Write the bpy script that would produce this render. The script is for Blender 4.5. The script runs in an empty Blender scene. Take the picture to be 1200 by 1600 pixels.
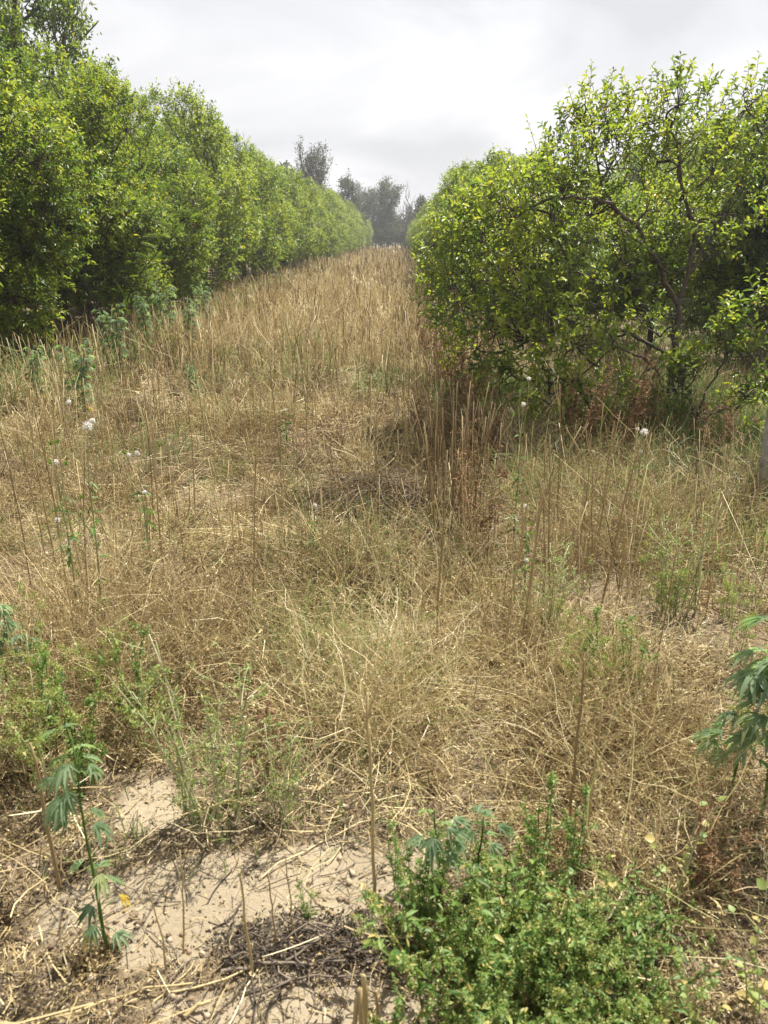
import bpy, math
import numpy as np
from mathutils import Vector, Matrix

R = math.radians
sc = bpy.context.scene
COL = sc.collection

# ------------------------------------------------------------------ camera
HC = 1.65
PITCH, YAW = 19.6, 0.9
cam = bpy.data.cameras.new("camera")
cam.sensor_fit = 'VERTICAL'
cam.sensor_height = 36.0
cam.lens = 27.0
cam.clip_start = 0.05
cam.clip_end = 2000
cam.dof.use_dof = True
cam.dof.focus_distance = 6.0
cam.dof.aperture_fstop = 6.0
cam_o = bpy.data.objects.new("camera", cam)
cam_o.location = (0, 0, HC)
cam_o.rotation_euler = (R(90 - PITCH), 0, R(YAW))
COL.objects.link(cam_o)
sc.camera = cam_o

# ------------------------------------------------------------------ sky and sun
SUN_AZ, SUN_EL = 36.0, 57.0          # degrees right of the view axis (+Y), above the horizon
w = bpy.data.worlds.new("World")
sc.world = w
w.use_nodes = True
nt = w.node_tree
nt.nodes.clear()
out = nt.nodes.new("ShaderNodeOutputWorld")
sky = nt.nodes.new("ShaderNodeTexSky")
sky.sky_type = 'NISHITA'
sky.sun_disc = False
sky.sun_elevation = R(SUN_EL)
sky.sun_rotation = R(SUN_AZ)
sky.dust_density = 4.0
sky.air_density = 1.2
bg1 = nt.nodes.new("ShaderNodeBackground"); bg1.inputs['Strength'].default_value = 0.06
bg2 = nt.nodes.new("ShaderNodeBackground"); bg2.inputs['Strength'].default_value = 0.48
tc = nt.nodes.new("ShaderNodeTexCoord")
mp = nt.nodes.new("ShaderNodeMapping"); mp.inputs['Scale'].default_value = (1.0, 1.0, 2.6)
mp.inputs['Location'].default_value = (3.1, 0.4, 0.2)
nz = nt.nodes.new("ShaderNodeTexNoise"); nz.inputs['Scale'].default_value = 2.8
nz.inputs['Detail'].default_value = 9; nz.inputs['Roughness'].default_value = 0.52
nz.inputs['Distortion'].default_value = 0.5
cr = nt.nodes.new("ShaderNodeValToRGB")
cr.color_ramp.elements[0].position = 0.40; cr.color_ramp.elements[0].color = (0.65, 0.655, 0.69, 1)
cr.color_ramp.elements[1].position = 0.57; cr.color_ramp.elements[1].color = (0.87, 0.87, 0.895, 1)
nz2 = nt.nodes.new("ShaderNodeTexNoise"); nz2.inputs['Scale'].default_value = 1.3
nz2.inputs['Detail'].default_value = 5
cr2 = nt.nodes.new("ShaderNodeValToRGB")
cr2.color_ramp.elements[0].position = 0.30; cr2.color_ramp.elements[0].color = (0.86, 0.86, 0.86, 1)
cr2.color_ramp.elements[1].position = 0.62; cr2.color_ramp.elements[1].color = (1, 1, 1, 1)
mix = nt.nodes.new("ShaderNodeMixShader")
L = nt.links.new
L(tc.outputs['Generated'], mp.inputs['Vector']); L(mp.outputs[0], nz.inputs['Vector']); L(mp.outputs[0], nz2.inputs['Vector'])
L(nz.outputs['Fac'], cr.inputs[0]); L(nz2.outputs['Fac'], cr2.inputs[0])
L(cr.outputs[0], bg2.inputs['Color']); L(sky.outputs[0], bg1.inputs['Color'])
L(cr2.outputs[0], mix.inputs[0]); L(bg1.outputs[0], mix.inputs[1]); L(bg2.outputs[0], mix.inputs[2])
L(mix.outputs[0], out.inputs['Surface'])

sun = bpy.data.lights.new("sun", 'SUN')
sun.energy = 5.0
sun.angle = R(0.6)
sun.color = (1.0, 0.955, 0.86)
sun_o = bpy.data.objects.new("sun", sun)
sd = Vector((math.sin(R(SUN_AZ)) * math.cos(R(SUN_EL)), math.cos(R(SUN_AZ)) * math.cos(R(SUN_EL)), math.sin(R(SUN_EL))))
sun_o.rotation_euler = sd.to_track_quat('Z', 'Y').to_euler()
sun_o.location = sd * 50
COL.objects.link(sun_o)

sc.view_settings.view_transform = 'Standard'
sc.view_settings.look = 'None'
sc.view_settings.exposure = 1.22
sc.view_settings.gamma = 1.0
cy = sc.cycles
cy.max_bounces = 7; cy.diffuse_bounces = 4; cy.glossy_bounces = 2; cy.transmission_bounces = 4
cy.volume_bounces = 0; cy.transparent_max_bounces = 4
cy.caustics_reflective = False; cy.caustics_refractive = False
cy.sample_clamp_indirect = 4.0

# ------------------------------------------------------------------ maths helpers
_cp, _sp = math.cos(R(PITCH)), math.sin(R(PITCH))
_cy, _sy = math.cos(R(YAW)), math.sin(R(YAW))
def ray(px, py):
    a, b = (px - 600) / 1200.0, -(py - 800) / 1200.0
    f, u = _cp + b * _sp, -_sp + b * _cp           # forward, up for unit depth
    return np.array([a * _cy - f * _sy, a * _sy + f * _cy, u])
def G(px, py, z=0.0):
    """a point on the ground plane"""
    d = ray(px, py)
    t = (z - HC) / d[2]
    return np.array([d[0] * t, d[1] * t, z])
def PD(px, py, y):
    """a point at a distance y down the field"""
    d = ray(px, py)
    t = y / d[1]
    return np.array([d[0] * t, y, HC + d[2] * t])

_hr = np.random.default_rng(11)
_hw = [(a, l) for a, l in zip(_hr.uniform(0, math.pi, 10), [7, 4.3, 2.6, 1.7, 1.15, 0.8, 0.6, 0.45, 0.33, 0.25])]
_hp = _hr.uniform(0, 6.28, 10)
def hgt(x, y):
    x = np.asarray(x, float); y = np.asarray(y, float)
    h = 0
    for (a, l), p in zip(_hw, _hp):
        h = h + 0.0075 * l ** 0.75 * np.sin((x * math.cos(a) + y * math.sin(a)) * 6.283 / l + p)
    return h * np.exp(-np.maximum(np.abs(x) - 12, 0) / 20)

def nrm(v):
    return v / np.maximum(np.linalg.norm(v, axis=-1, keepdims=True), 1e-9)

def vnoise(x, y, s, seed):
    """smooth value noise 0..1"""
    r = np.random.default_rng(seed)
    T = r.random((64, 64))
    u, v = np.asarray(x) / s + 500.3, np.asarray(y) / s + 500.7
    i, j = np.floor(u).astype(int), np.floor(v).astype(int)
    f, g = u - i, v - j
    f, g = f * f * (3 - 2 * f), g * g * (3 - 2 * g)
    a = T[i % 64, j % 64]; b = T[(i + 1) % 64, j % 64]; c = T[i % 64, (j + 1) % 64]; d = T[(i + 1) % 64, (j + 1) % 64]
    return (a * (1 - f) + b * f) * (1 - g) + (c * (1 - f) + d * f) * g

# ------------------------------------------------------------------ mesh builder
class Geo:
    def __init__(s):
        s.v = []; s.f3 = []; s.f4 = []; s.t = []; s.n = 0
    def add(s, v, f4=None, f3=None, tint=0.5):
        v = np.asarray(v, np.float32).reshape(-1, 3)
        s.v.append(v)
        if f4 is not None: s.f4.append(np.asarray(f4, np.int64).reshape(-1, 4) + s.n)
        if f3 is not None: s.f3.append(np.asarray(f3, np.int64).reshape(-1, 3) + s.n)
        t = np.broadcast_to(np.asarray(tint, np.float32), (len(v),)) if np.ndim(tint) == 0 else np.asarray(tint, np.float32).reshape(-1)
        s.t.append(t)
        s.n += len(v)
    def mesh(s, name, mat, smooth=True):
        me = bpy.data.meshes.new(name)
        v = np.concatenate(s.v); t = np.concatenate(s.t)
        q = np.concatenate(s.f4) if s.f4 else np.zeros((0, 4), np.int64)
        r = np.concatenate(s.f3) if s.f3 else np.zeros((0, 3), np.int64)
        me.vertices.add(len(v)); me.vertices.foreach_set("co", v.ravel())
        me.loops.add(q.size + r.size)
        me.loops.foreach_set("vertex_index", np.concatenate([q.ravel(), r.ravel()]).astype(np.int32))
        me.polygons.add(len(q) + len(r))
        ls = np.concatenate([np.arange(len(q)) * 4, q.size + np.arange(len(r)) * 3]).astype(np.int32)
        me.polygons.foreach_set("loop_start", ls)
        if smooth:
            me.polygons.foreach_set("use_smooth", np.ones(len(ls), bool))
        at = me.attributes.new("tint", 'FLOAT', 'POINT'); at.data.foreach_set("value", t)
        me.materials.append(mat)
        me.update(calc_edges=True)
        return me
    def obj(s, name, mat, parent=None, smooth=True):
        o = bpy.data.objects.new(name, s.mesh(name, mat, smooth))
        COL.objects.link(o)
        if parent: o.parent = parent
        return o

def ribbons(g, P, W, side, tint):
    n, k, _ = P.shape
    W = np.broadcast_to(W, (n, k))
    A = P + side[:, None, :] * W[..., None] * 0.5
    B = P - side[:, None, :] * W[..., None] * 0.5
    V = np.stack([A, B], 2)
    base = (np.arange(n) * k * 2)[:, None]
    i = np.arange(k - 1)[None, :] * 2
    F = np.stack([base + i, base + i + 1, base + i + 3, base + i + 2], -1)
    g.add(V, f4=F, tint=np.repeat(np.broadcast_to(tint, (n,)), k * 2))

def tubes(g, P, Rd, sides, tint, rng):
    n, k, _ = P.shape
    Rd = np.broadcast_to(Rd, (n, k))
    T = np.empty_like(P)
    T[:, 1:-1] = P[:, 2:] - P[:, :-2]; T[:, 0] = P[:, 1] - P[:, 0]; T[:, -1] = P[:, -1] - P[:, -2]
    T = nrm(T)
    chord = nrm(P[:, -1] - P[:, 0])
    ref = nrm(np.cross(chord, nrm(rng.normal(size=(n, 3)))))
    U = nrm(np.cross(T, np.broadcast_to(ref[:, None], T.shape)))
    Vv = np.cross(T, U)
    a = np.arange(sides) * 2 * math.pi / sides
    V = P[:, :, None] + Rd[:, :, None, None] * (np.cos(a)[None, None, :, None] * U[:, :, None] + np.sin(a)[None, None, :, None] * Vv[:, :, None])
    b = (np.arange(n) * k * sides)[:, None, None]
    i = (np.arange(k - 1) * sides)[None, :, None]
    j = np.arange(sides)[None, None, :]; j2 = (j + 1) % sides
    F = np.stack([b + i + j, b + i + j2, b + i + sides + j2, b + i + sides + j], -1)
    g.add(V, f4=F, tint=np.repeat(np.broadcast_to(tint, (n,)), k * sides))
    if sides == 3:
        top = b[:, 0, 0] + (k - 1) * 3
        g.f3.append(np.stack([top, top + 1, top + 2], -1) + g.n - n * k * 3)
    elif sides >= 4:
        top = b[:, 0, 0] + (k - 1) * sides
        off = g.n - n * k * sides
        for q in range(1, sides - 1):
            g.f3.append(np.stack([top, top + q, top + q + 1], -1) + off)

def leaf_full(w=1.0, fold=0.16, droop=0.16, peak=0.42):
    V = np.array([[0, 0, 0], [.33, 0, 0], [.68, 0, 0], [1, 0, 0],
                  [peak * .75, .5 * w, fold], [peak * 1.65, .40 * w, fold], [peak * .75, -.5 * w, fold], [peak * 1.65, -.40 * w, fold]], float)
    V[:, 2] -= droop * V[:, 0] ** 2
    f4 = [[1, 2, 5, 4], [2, 1, 6, 7]]
    f3 = [[0, 1, 4], [2, 3, 5], [1, 0, 6], [3, 2, 7]]
    return V, np.array(f4), np.array(f3)
def leaf_lite(fold=0.14, droop=.1):
    V = np.array([[0, 0, 0], [.45, .5, fold], [1, 0, -droop], [.45, -.5, fold]], float)
    return V, np.zeros((0, 4), int), np.array([[0, 2, 1], [0, 3, 2]])
FULL, LITE = leaf_full(), leaf_lite()

def stamp(g, tpl, pos, X, Z, sx, sy, sz, tint):
    V, f4, f3 = tpl
    n, m = len(pos), len(V)
    X = nrm(X); Y = nrm(np.cross(Z, X)); Z = np.cross(X, Y)
    sx, sy, sz = [np.broadcast_to(a, (n,))[:, None, None] for a in (sx, sy, sz)]
    W = pos[:, None] + sx * V[None, :, 0:1] * X[:, None] + sy * V[None, :, 1:2] * Y[:, None] + sz * V[None, :, 2:3] * Z[:, None]
    b = (np.arange(n) * m)[:, None, None]
    g.add(W, f4=(f4[None] + b) if len(f4) else None, f3=(f3[None] + b) if len(f3) else None,
          tint=np.repeat(np.broadcast_to(tint, (n,)), m))

def along(P, n_per, t0, t1, rng, power=1.0):
    """random points on polylines -> pos, tangent, parent index"""
    n, k, _ = P.shape
    idx = np.repeat(np.arange(n), n_per)
    t = (t0 + (t1 - t0) * rng.random(len(idx)) ** power) * (k - 1)
    i = np.minimum(t.astype(int), k - 2); f = (t - i)[:, None]
    a, b = P[idx, i], P[idx, i + 1]
    return a * (1 - f) + b * f, nrm(b - a), idx

def curve_between(A, B, k, sag, rng, jit=0.0):
    """polylines from A to B (n,3) bowed by sag (n,3) with jitter"""
    t = np.linspace(0, 1, k)[None, :, None]
    P = A[:, None] * (1 - t) + B[:, None] * t + sag[:, None] * (4 * t * (1 - t))
    if jit:
        J = rng.normal(size=P.shape) * jit * np.linalg.norm(B - A, axis=1)[:, None, None]
        J[:, 0] = 0; J[:, -1] = 0
        P = P + J
    return P

def stems_up(n, spread, h0, h1, lean, curl, k, rng, base=None):
    ph = rng.uniform(0, 6.283, n)
    if base is None:
        r = spread * np.sqrt(rng.random(n))
        ph0 = rng.uniform(0, 6.283, n)
        base = np.stack([r * np.cos(ph0), r * np.sin(ph0), np.full(n, -0.01)], 1)
        ph = np.where(r > 0.3 * spread, ph0 + rng.normal(0, .5, n), ph)
    h = rng.uniform(h0, h1, n); le = lean * rng.random(n)
    t = np.linspace(0, 1, k)
    o = np.stack([np.cos(ph), np.sin(ph), 0 * ph], 1)
    P = base[:, None] + np.array([0, 0, 1.0]) * (h[:, None] * t)[..., None] * np.cos(le)[:, None, None] \
        + o[:, None] * ((h * np.sin(le))[:, None] * t ** 1.6)[..., None]
    J = np.cumsum(rng.normal(size=P.shape), 1) * (curl * h / k)[:, None, None]; J[:, 0] = 0
    return P + J

# ------------------------------------------------------------------ materials
def ramp_mat(name, stops, rough=0.6, transl=0.0, tboost=1.3, spec=0.3, noise=None):
    m = bpy.data.materials.new(name); m.use_nodes = True
    t = m.node_tree; N = t.nodes; Lk = t.links.new
    N.clear()
    o = N.new("ShaderNodeOutputMaterial")
    p = N.new("ShaderNodeBsdfPrincipled"); p.inputs['Roughness'].default_value = rough
    p.inputs['Specular IOR Level'].default_value = spec
    at = N.new("ShaderNodeAttribute"); at.attribute_name = "tint"
    r = N.new("ShaderNodeValToRGB")
    e = r.color_ramp.elements
    while len(e) > 1: e.remove(e[0])
    for i, (pos, c) in enumerate(stops):
        el = e[0] if i == 0 else e.new(pos)
        el.position = pos; el.color = (*c, 1)
    Lk(at.outputs['Fac'], r.inputs[0])
    col = r.outputs[0]
    if noise:
        nn = N.new("ShaderNodeTexNoise"); nn.inputs['Scale'].default_value = noise[0]; nn.inputs['Detail'].default_value = 5
        tcn = N.new("ShaderNodeTexCoord"); Lk(tcn.outputs['Object'], nn.inputs['Vector'])
        mr = N.new("ShaderNodeMapRange"); mr.inputs[1].default_value = .3; mr.inputs[2].default_value = .7
        mr.inputs[3].default_value = 1 - noise[1]; mr.inputs[4].default_value = 1 + noise[1]
        Lk(nn.outputs['Fac'], mr.inputs[0])
        mm = N.new("ShaderNodeVectorMath"); mm.operation = 'SCALE'
        Lk(col, mm.inputs[0]); Lk(mr.outputs[0], mm.inputs['Scale'])
        col = mm.outputs[0]
        bp = N.new("ShaderNodeBump"); bp.inputs['Strength'].default_value = .5; bp.inputs['Distance'].default_value = .01
        Lk(nn.outputs['Fac'], bp.inputs['Height']); Lk(bp.outputs[0], p.inputs['Normal'])
    Lk(col, p.inputs['Base Color'])
    if transl > 0:
        tr = N.new("ShaderNodeBsdfTranslucent")
        vm = N.new("ShaderNodeVectorMath"); vm.operation = 'MULTIPLY'; vm.inputs[1].default_value = tboost if np.ndim(tboost) else (tboost,) * 3
        Lk(col, vm.inputs[0]); Lk(vm.outputs[0], tr.inputs['Color'])
        mx = N.new("ShaderNodeMixShader"); mx.inputs[0].default_value = transl
        Lk(p.outputs[0], mx.inputs[1]); Lk(tr.outputs[0], mx.inputs[2]); Lk(mx.outputs[0], o.inputs['Surface'])
    else:
        Lk(p.outputs[0], o.inputs['Surface'])
    return m

M = {}
M['citrus'] = ramp_mat("citrus_leaf", [(0, (.036, .070, .015)), (.35, (.074, .132, .023)), (.6, (.128, .190, .028)), (.85, (.21, .265, .036)), (.955, (.26, .29, .045)), (1, (.42, .26, .04))], .42, .45, (1.9, 1.75, 1.0), .38)
M['bark'] = ramp_mat("bark", [(0, (.038, .029, .022)), (.5, (.075, .058, .045)), (1, (.15, .125, .10))], .85, noise=(28, .45))
M['straw'] = ramp_mat("straw", [(0, (.060, .040, .022)), (.25, (.185, .128, .062)), (.5, (.37, .278, .135)), (.75, (.56, .455, .235)), (1, (.74, .655, .44))], .55, .22, 1.1, .35)
M['weedgreen'] = ramp_mat("weed_leaf", [(0, (.035, .075, .018)), (.4, (.075, .14, .028)), (.7, (.125, .215, .042)), (.9, (.25, .30, .085)), (1, (.42, .34, .12))], .5, .38, (1.5, 1.5, 1.0), .35)
M['hemp'] = ramp_mat("hemp_leaf", [(0, (.075, .12, .065)), (.5, (.155, .225, .12)), (.85, (.25, .33, .19)), (1, (.45, .32, .05))], .55, .42, (1.5, 1.6, .9), .35)
M['pale'] = ramp_mat("pale_stem", [(0, (.20, .21, .09)), (.5, (.38, .38, .20)), (1, (.60, .56, .36))], .5, .15, 1.1, .35)
M['fluff'] = ramp_mat("seed_fluff", [(0, (.70, .67, .60)), (1, (.86, .85, .82))], .9, .3, 1.0, .1)
M['rust'] = ramp_mat("rusty_dry_leaf", [(0, (.065, .036, .020)), (.5, (.19, .108, .055)), (1, (.36, .235, .12))], .7, .25, 1.2, .2)
M['grass'] = ramp_mat("green_grass", [(0, (.05, .10, .025)), (.5, (.12, .19, .05)), (.85, (.26, .29, .10)), (1, (.44, .37, .18))], .5, .35, 1.4, .3)
M['far'] = ramp_mat("far_leaf", [(0, (.035, .048, .022)), (.6, (.07, .09, .04)), (1, (.12, .13, .07))], .6, .35, 1.3, .2)
M['dead'] = ramp_mat("dead_wood", [(0, (.045, .035, .026)), (.5, (.115, .09, .068)), (1, (.26, .21, .16))], .85)
M['clod'] = ramp_mat("soil_clod", [(0, (.13, .093, .062)), (.5, (.25, .185, .125)), (1, (.42, .335, .235))], .95, spec=.1)
M['concrete'] = ramp_mat("weathered_concrete", [(0, (.27, .26, .245)), (1, (.38, .37, .345))], .9, spec=.2, noise=(14, .3))

# ------------------------------------------------------------------ tagging
def tag(o, label=None, cat=None, group=None, kind=None):
    if label: o['label'] = label
    if cat: o['category'] = cat
    if group: o['group'] = group
    if kind: o['kind'] = kind
    return o
def empty(name, loc, rz=0.0, s=1.0, label=None, cat=None, group=None):
    o = bpy.data.objects.new(name, None); COL.objects.link(o)
    o.empty_display_size = 0.2
    o.location = tuple(float(a) for a in loc); o.rotation_euler = (0, 0, rz)
    o.scale = s if np.ndim(s) else (s, s, s)
    return tag(o, label, cat, group)
def dup(root, loc, rz, s, label, group=None):
    r = root.copy(); COL.objects.link(r)
    r.location = tuple(float(a) for a in loc); r.rotation_euler = (0, 0, rz)
    r.scale = s if np.ndim(s) else (s, s, s)
    r['label'] = label
    if group: r['group'] = group
    for ch in root.children:
        c = ch.copy(); COL.objects.link(c); c.parent = r
    return r

# ------------------------------------------------------------------ bare ground patches  (centre px, half sizes in metres, depth)
BARE = []
def bare_px(px, py, rx, ry, depth=1.0):
    c = G(px, py); BARE.append((c[0], c[1], rx * 1.3, ry * 1.15, depth))
bare_px(300, 1435, .26, .14, 1.0); bare_px(420, 1405, .26, .13, 1.0); bare_px(560, 1365, .17, .09, .95)
bare_px(470, 1590, .22, .08, .9); bare_px(640, 985, .20, .22, 1.0); bare_px(985, 1265, .20, .14, .9)
bare_px(230, 1270, .10, .12, .85); bare_px(530, 735, .24, .35, .5); bare_px(520, 640, .25, .8, .4)
bare_px(500, 690, .25, .4, .3); bare_px(850, 1245, .25, .10, .5); bare_px(560, 540, .35, 2.5, .4)
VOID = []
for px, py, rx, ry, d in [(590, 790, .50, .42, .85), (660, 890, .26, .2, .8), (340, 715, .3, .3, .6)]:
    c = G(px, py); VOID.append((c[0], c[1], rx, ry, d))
def thinness(x, y):
    b = bareness(x, y)
    for cx, cy_, rx, ry, d in VOID:
        q = np.sqrt(((x - cx) / rx) ** 2 + ((y - cy_) / ry) ** 2) + (vnoise(x, y, .2, 6) - .5) * .5
        b = np.maximum(b, d * np.clip((1.15 - q) / .35, 0, 1))
    return b
def bareness(x, y):
    b = np.zeros(np.shape(x))
    wob = (vnoise(x, y, .12, 5) - .5) * .5
    for cx, cy_, rx, ry, d in BARE:
        q = np.sqrt(((x - cx) / rx) ** 2 + ((y - cy_) / ry) ** 2) + wob
        b = np.maximum(b, d * np.clip((1.15 - q) / .35, 0, 1))
    return b

# ------------------------------------------------------------------ ground
def build_ground():
    n = 330
    u = np.linspace(-1, 1, n)
    a = 420 / math.sinh(7.2)
    xs = a * np.sinh(7.2 * u)
    ys = 2.6 + a * np.sinh(7.2 * u)
    ys = ys[ys > -40]
    X, Y = np.meshgrid(xs, ys)
    Z = hgt(X, Y)
    V = np.stack([X, Y, Z], -1)
    ny, nx = X.shape
    i = (np.arange(ny - 1)[:, None] * nx + np.arange(nx - 1)[None])
    F = np.stack([i, i + 1, i + nx + 1, i + nx], -1)
    g = Geo(); g.add(V, f4=F, tint=bareness(X, Y).ravel())
    m = bpy.data.materials.new("sandy_soil"); m.use_nodes = True
    t = m.node_tree; N = t.nodes; Lk = t.links.new
    p = N['Principled BSDF']; p.inputs['Roughness'].default_value = .95; p.inputs['Specular IOR Level'].default_value = .1
    tcn = N.new("ShaderNodeTexCoord")
    def noise(s, d=6, ro=.6):
        q = N.new("ShaderNodeTexNoise"); q.inputs['Scale'].default_value = s; q.inputs['Detail'].default_value = d
        q.inputs['Roughness'].default_value = ro
        Lk(tcn.outputs['Object'], q.inputs['Vector']); return q.outputs['Fac']
    def ramp(inp, st):
        q = N.new("ShaderNodeValToRGB"); e = q.color_ramp.elements
        e[0].position, e[0].color = st[0][0], (*st[0][1], 1); e[1].position, e[1].color = st[1][0], (*st[1][1], 1)
        for s_ in st[2:]:
            x = e.new(s_[0]); x.color = (*s_[1], 1)
        Lk(inp, q.inputs[0]); return q.outputs[0]
    n1 = noise(3.2); n2 = noise(38, 8, .7); n3 = noise(240, 3)
    soil = ramp(n2, [(.3, (.11, .083, .052)), (.7, (.24, .185, .118))])
    sand = ramp(n1, [(.3, (.25, .205, .14)), (.7, (.345, .285, .20))])
    at = N.new("ShaderNodeAttribute"); at.attribute_name = "tint"
    ad = N.new("ShaderNodeMath"); ad.operation = 'MULTIPLY_ADD'; Lk(n2, ad.inputs[0]); ad.inputs[1].default_value = .9
    su = N.new("ShaderNodeMath"); su.operation = 'SUBTRACT'; Lk(at.outputs['Fac'], su.inputs[0]); su.inputs[1].default_value = .45
    Lk(su.outputs[0], ad.inputs[2])
    cl = N.new("ShaderNodeMapRange"); cl.inputs[1].default_value = .36; cl.inputs[2].default_value = .74; Lk(ad.outputs[0], cl.inputs[0])
    mx = N.new("ShaderNodeMix"); mx.data_type = 'RGBA'; Lk(cl.outputs[0], mx.inputs[0]); Lk(soil, mx.inputs[6]); Lk(sand, mx.inputs[7])
    gr = ramp(n3, [(.3, (.90, .90, .90)), (.65, (1.05, 1.05, 1.05))])
    m2 = N.new("ShaderNodeMix"); m2.data_type = 'RGBA'; m2.blend_type = 'MULTIPLY'; m2.inputs[0].default_value = 1
    Lk(mx.outputs[2], m2.inputs[6]); Lk(gr, m2.inputs[7]); Lk(m2.outputs[2], p.inputs['Base Color'])
    s2 = N.new("ShaderNodeMath"); s2.operation = 'MULTIPLY_ADD'; Lk(n3, s2.inputs[0]); s2.inputs[1].default_value = .25; Lk(n2, s2.inputs[2])
    bp = N.new("ShaderNodeBump"); bp.inputs['Strength'].default_value = .65; bp.inputs['Distance'].default_value = .02
    Lk(s2.outputs[0], bp.inputs['Height']); Lk(bp.outputs[0], p.inputs['Normal'])
    o = g.obj("ground", m); o['kind'] = 'structure'
build_ground()

# ------------------------------------------------------------------ trees
def make_tree(seed, H, W, base_h, n_clump, n_twig, n_leaf, Lf, leaf=FULL, ratio=.46, clump_r=(.38, .62), trunk_r=.07,
              clumps=None, limb_nodes=None, tint_mu=.42, elong=1.0):
    """crown of leafy twigs on limbs -> crown Geo, wood Geo (origin at trunk base)"""
    rng = np.random.default_rng(seed)
    cz, rz = (H + base_h) / 2, (H - base_h) / 2
    ctr = np.array([0, 0, cz])
    if clumps is None:
        C = []
        tries = 0
        while len(C) < n_clump and tries < 6000:
            tries += 1
            d = nrm(rng.normal(size=3)); r = rng.random() ** .36 * .86
            c = ctr + d * r * np.array([W / 2, W / 2 * elong, rz])
            if c[2] < cz:
                e_ = 1 + .45 * (cz - c[2]) / rz
                c[:2] *= min(e_, .5 * W * .9 / max(np.hypot(c[0], c[1]), 1e-6)) if np.hypot(c[0], c[1]) * e_ > .45 * W else e_
            if c[2] < base_h: continue
            if all(np.linalg.norm(c - q) > .32 * (W * W * H / n_clump) ** (1 / 3) * 1.2 for q in C): C.append(c)
        C = np.array(C); cr_ = rng.uniform(*clump_r, len(C))
    else:
        C = np.array([c[:3] for c in clumps]); cr_ = np.array([c[3] for c in clumps])
        ctr = np.array([C[:, 0].mean(), C[:, 1].mean(), C[:, 2].mean() - .3])
    g, wd = Geo(), Geo()
    # twigs
    nt_ = np.maximum((n_twig * (cr_ / cr_.mean()) ** 2).astype(int), 6)
    idx = np.repeat(np.arange(len(C)), nt_)
    n = len(idx)
    outw = nrm(C - ctr)[idx]
    d = nrm(rng.normal(size=(n, 3)) + outw * .55 + np.array([0, 0, .25]))
    pos = C[idx] + d * (cr_[idx] * (.35 + .65 * rng.random(n) ** .4))[:, None]
    td = nrm(d * .6 + outw * .5 + np.array([0, 0, .45]) + rng.normal(size=(n, 3)) * .45)
    Lt = rng.uniform(.10, .28, n)
    long_ = rng.random(n) < .03
    Lt[long_] *= 1.6; td[long_] = nrm(td[long_] + np.array([0, 0, .8]))
    keep = pos[:, 2] > max(base_h * .6, .08)
    pos, td, Lt, idx = pos[keep], td[keep], Lt[keep], idx[keep]; n = len(pos)
    end = pos + td * Lt[:, None]
    tw = curve_between(pos - td * .05, end, 3, np.array([[0, 0, .0]]) + rng.normal(size=(n, 3)) * .01, rng)
    tubes(wd, tw, np.array([.0035, .0028, .0015]), 3, rng.uniform(.3, .8, n), rng)
    # stalks from clump centre to twig
    sel = rng.random(n) < .26
    st = curve_between(C[idx[sel]], pos[sel], 3, rng.normal(size=(sel.sum(), 3)) * .05, rng)
    tubes(wd, st, np.array([.006, .0045, .003]), 3, rng.uniform(.1, .6, sel.sum()), rng)
    # leaves
    k = n_leaf
    li = np.repeat(np.arange(n), k)
    j = np.tile(np.arange(k), n)
    keep = rng.random(len(li)) < .9
    li, j = li[keep], j[keep]
    t = .1 + .92 * (j / (k - 1)) ** .75
    ang = j * 2.4 + rng.uniform(0, 6.28, n)[li] + rng.normal(0, .3, len(li))
    a = nrm(np.cross(td, nrm(rng.normal(size=(n, 3)))))[li]; b = np.cross(td[li], a)
    rad = a * np.cos(ang)[:, None] + b * np.sin(ang)[:, None]
    fw = (.25 + .75 * t ** 2)[:, None]
    ld = nrm(rad + td[li] * fw + np.array([0, 0, -.12]) + rng.normal(size=rad.shape) * .22)
    up = np.array([0, 0, 1.0]) + rng.normal(size=rad.shape) * .42
    lp = pos[li] + td[li] * (t * Lt[li])[:, None]
    s = Lf * rng.uniform(.6, 1.15, len(li)) * (1 - .25 * (t > .85))
    tintw = np.clip(rng.normal(tint_mu, .15, n) + rng.normal(0, .09, len(C))[idx], 0, .9)
    flush = rng.random(n) < .17
    tintw[flush] = rng.uniform(.72, .93, flush.sum())
    tint = np.clip(tintw[li] + rng.normal(0, .06, len(li)) , 0, .955)
    yel = rng.random(len(li)) < .006
    tint[yel] = rng.uniform(.96, 1, yel.sum())
    stamp(g, leaf, lp, ld, up, s, s * ratio * rng.uniform(.8, 1.2, len(li)), s, tint)
    # limbs
    if limb_nodes is None:
        fork = np.array([0, 0, base_h + (.18 + .1 * rng.random()) * (H - base_h)])
        tr = curve_between(np.array([[0, 0, -.06]]), fork[None], 6, rng.normal(size=(1, 3)) * .05, rng, .02)
        tubes(wd, tr, np.linspace(trunk_r * 1.25, trunk_r * .85, 6), 8, .4, rng)
        nodes = [fork]
        nl = 6
        for q in range(nl):
            ph = q * 6.283 / nl + rng.normal(0, .25)
            e = np.array([math.cos(ph) * W * .24, math.sin(ph) * W * .24 * elong, fork[2] + (H - fork[2]) * rng.uniform(.3, .62)])
            lb = curve_between(fork[None], e[None], 6, rng.normal(size=(1, 3)) * .09 + np.array([[0, 0, -.08]]), rng, .025)
            tubes(wd, lb, np.linspace(trunk_r * .6, trunk_r * .3, 6), 6, rng.uniform(.2, .6), rng)
            nodes += [lb[0, 3], e]
    else:
        nodes = []
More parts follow.
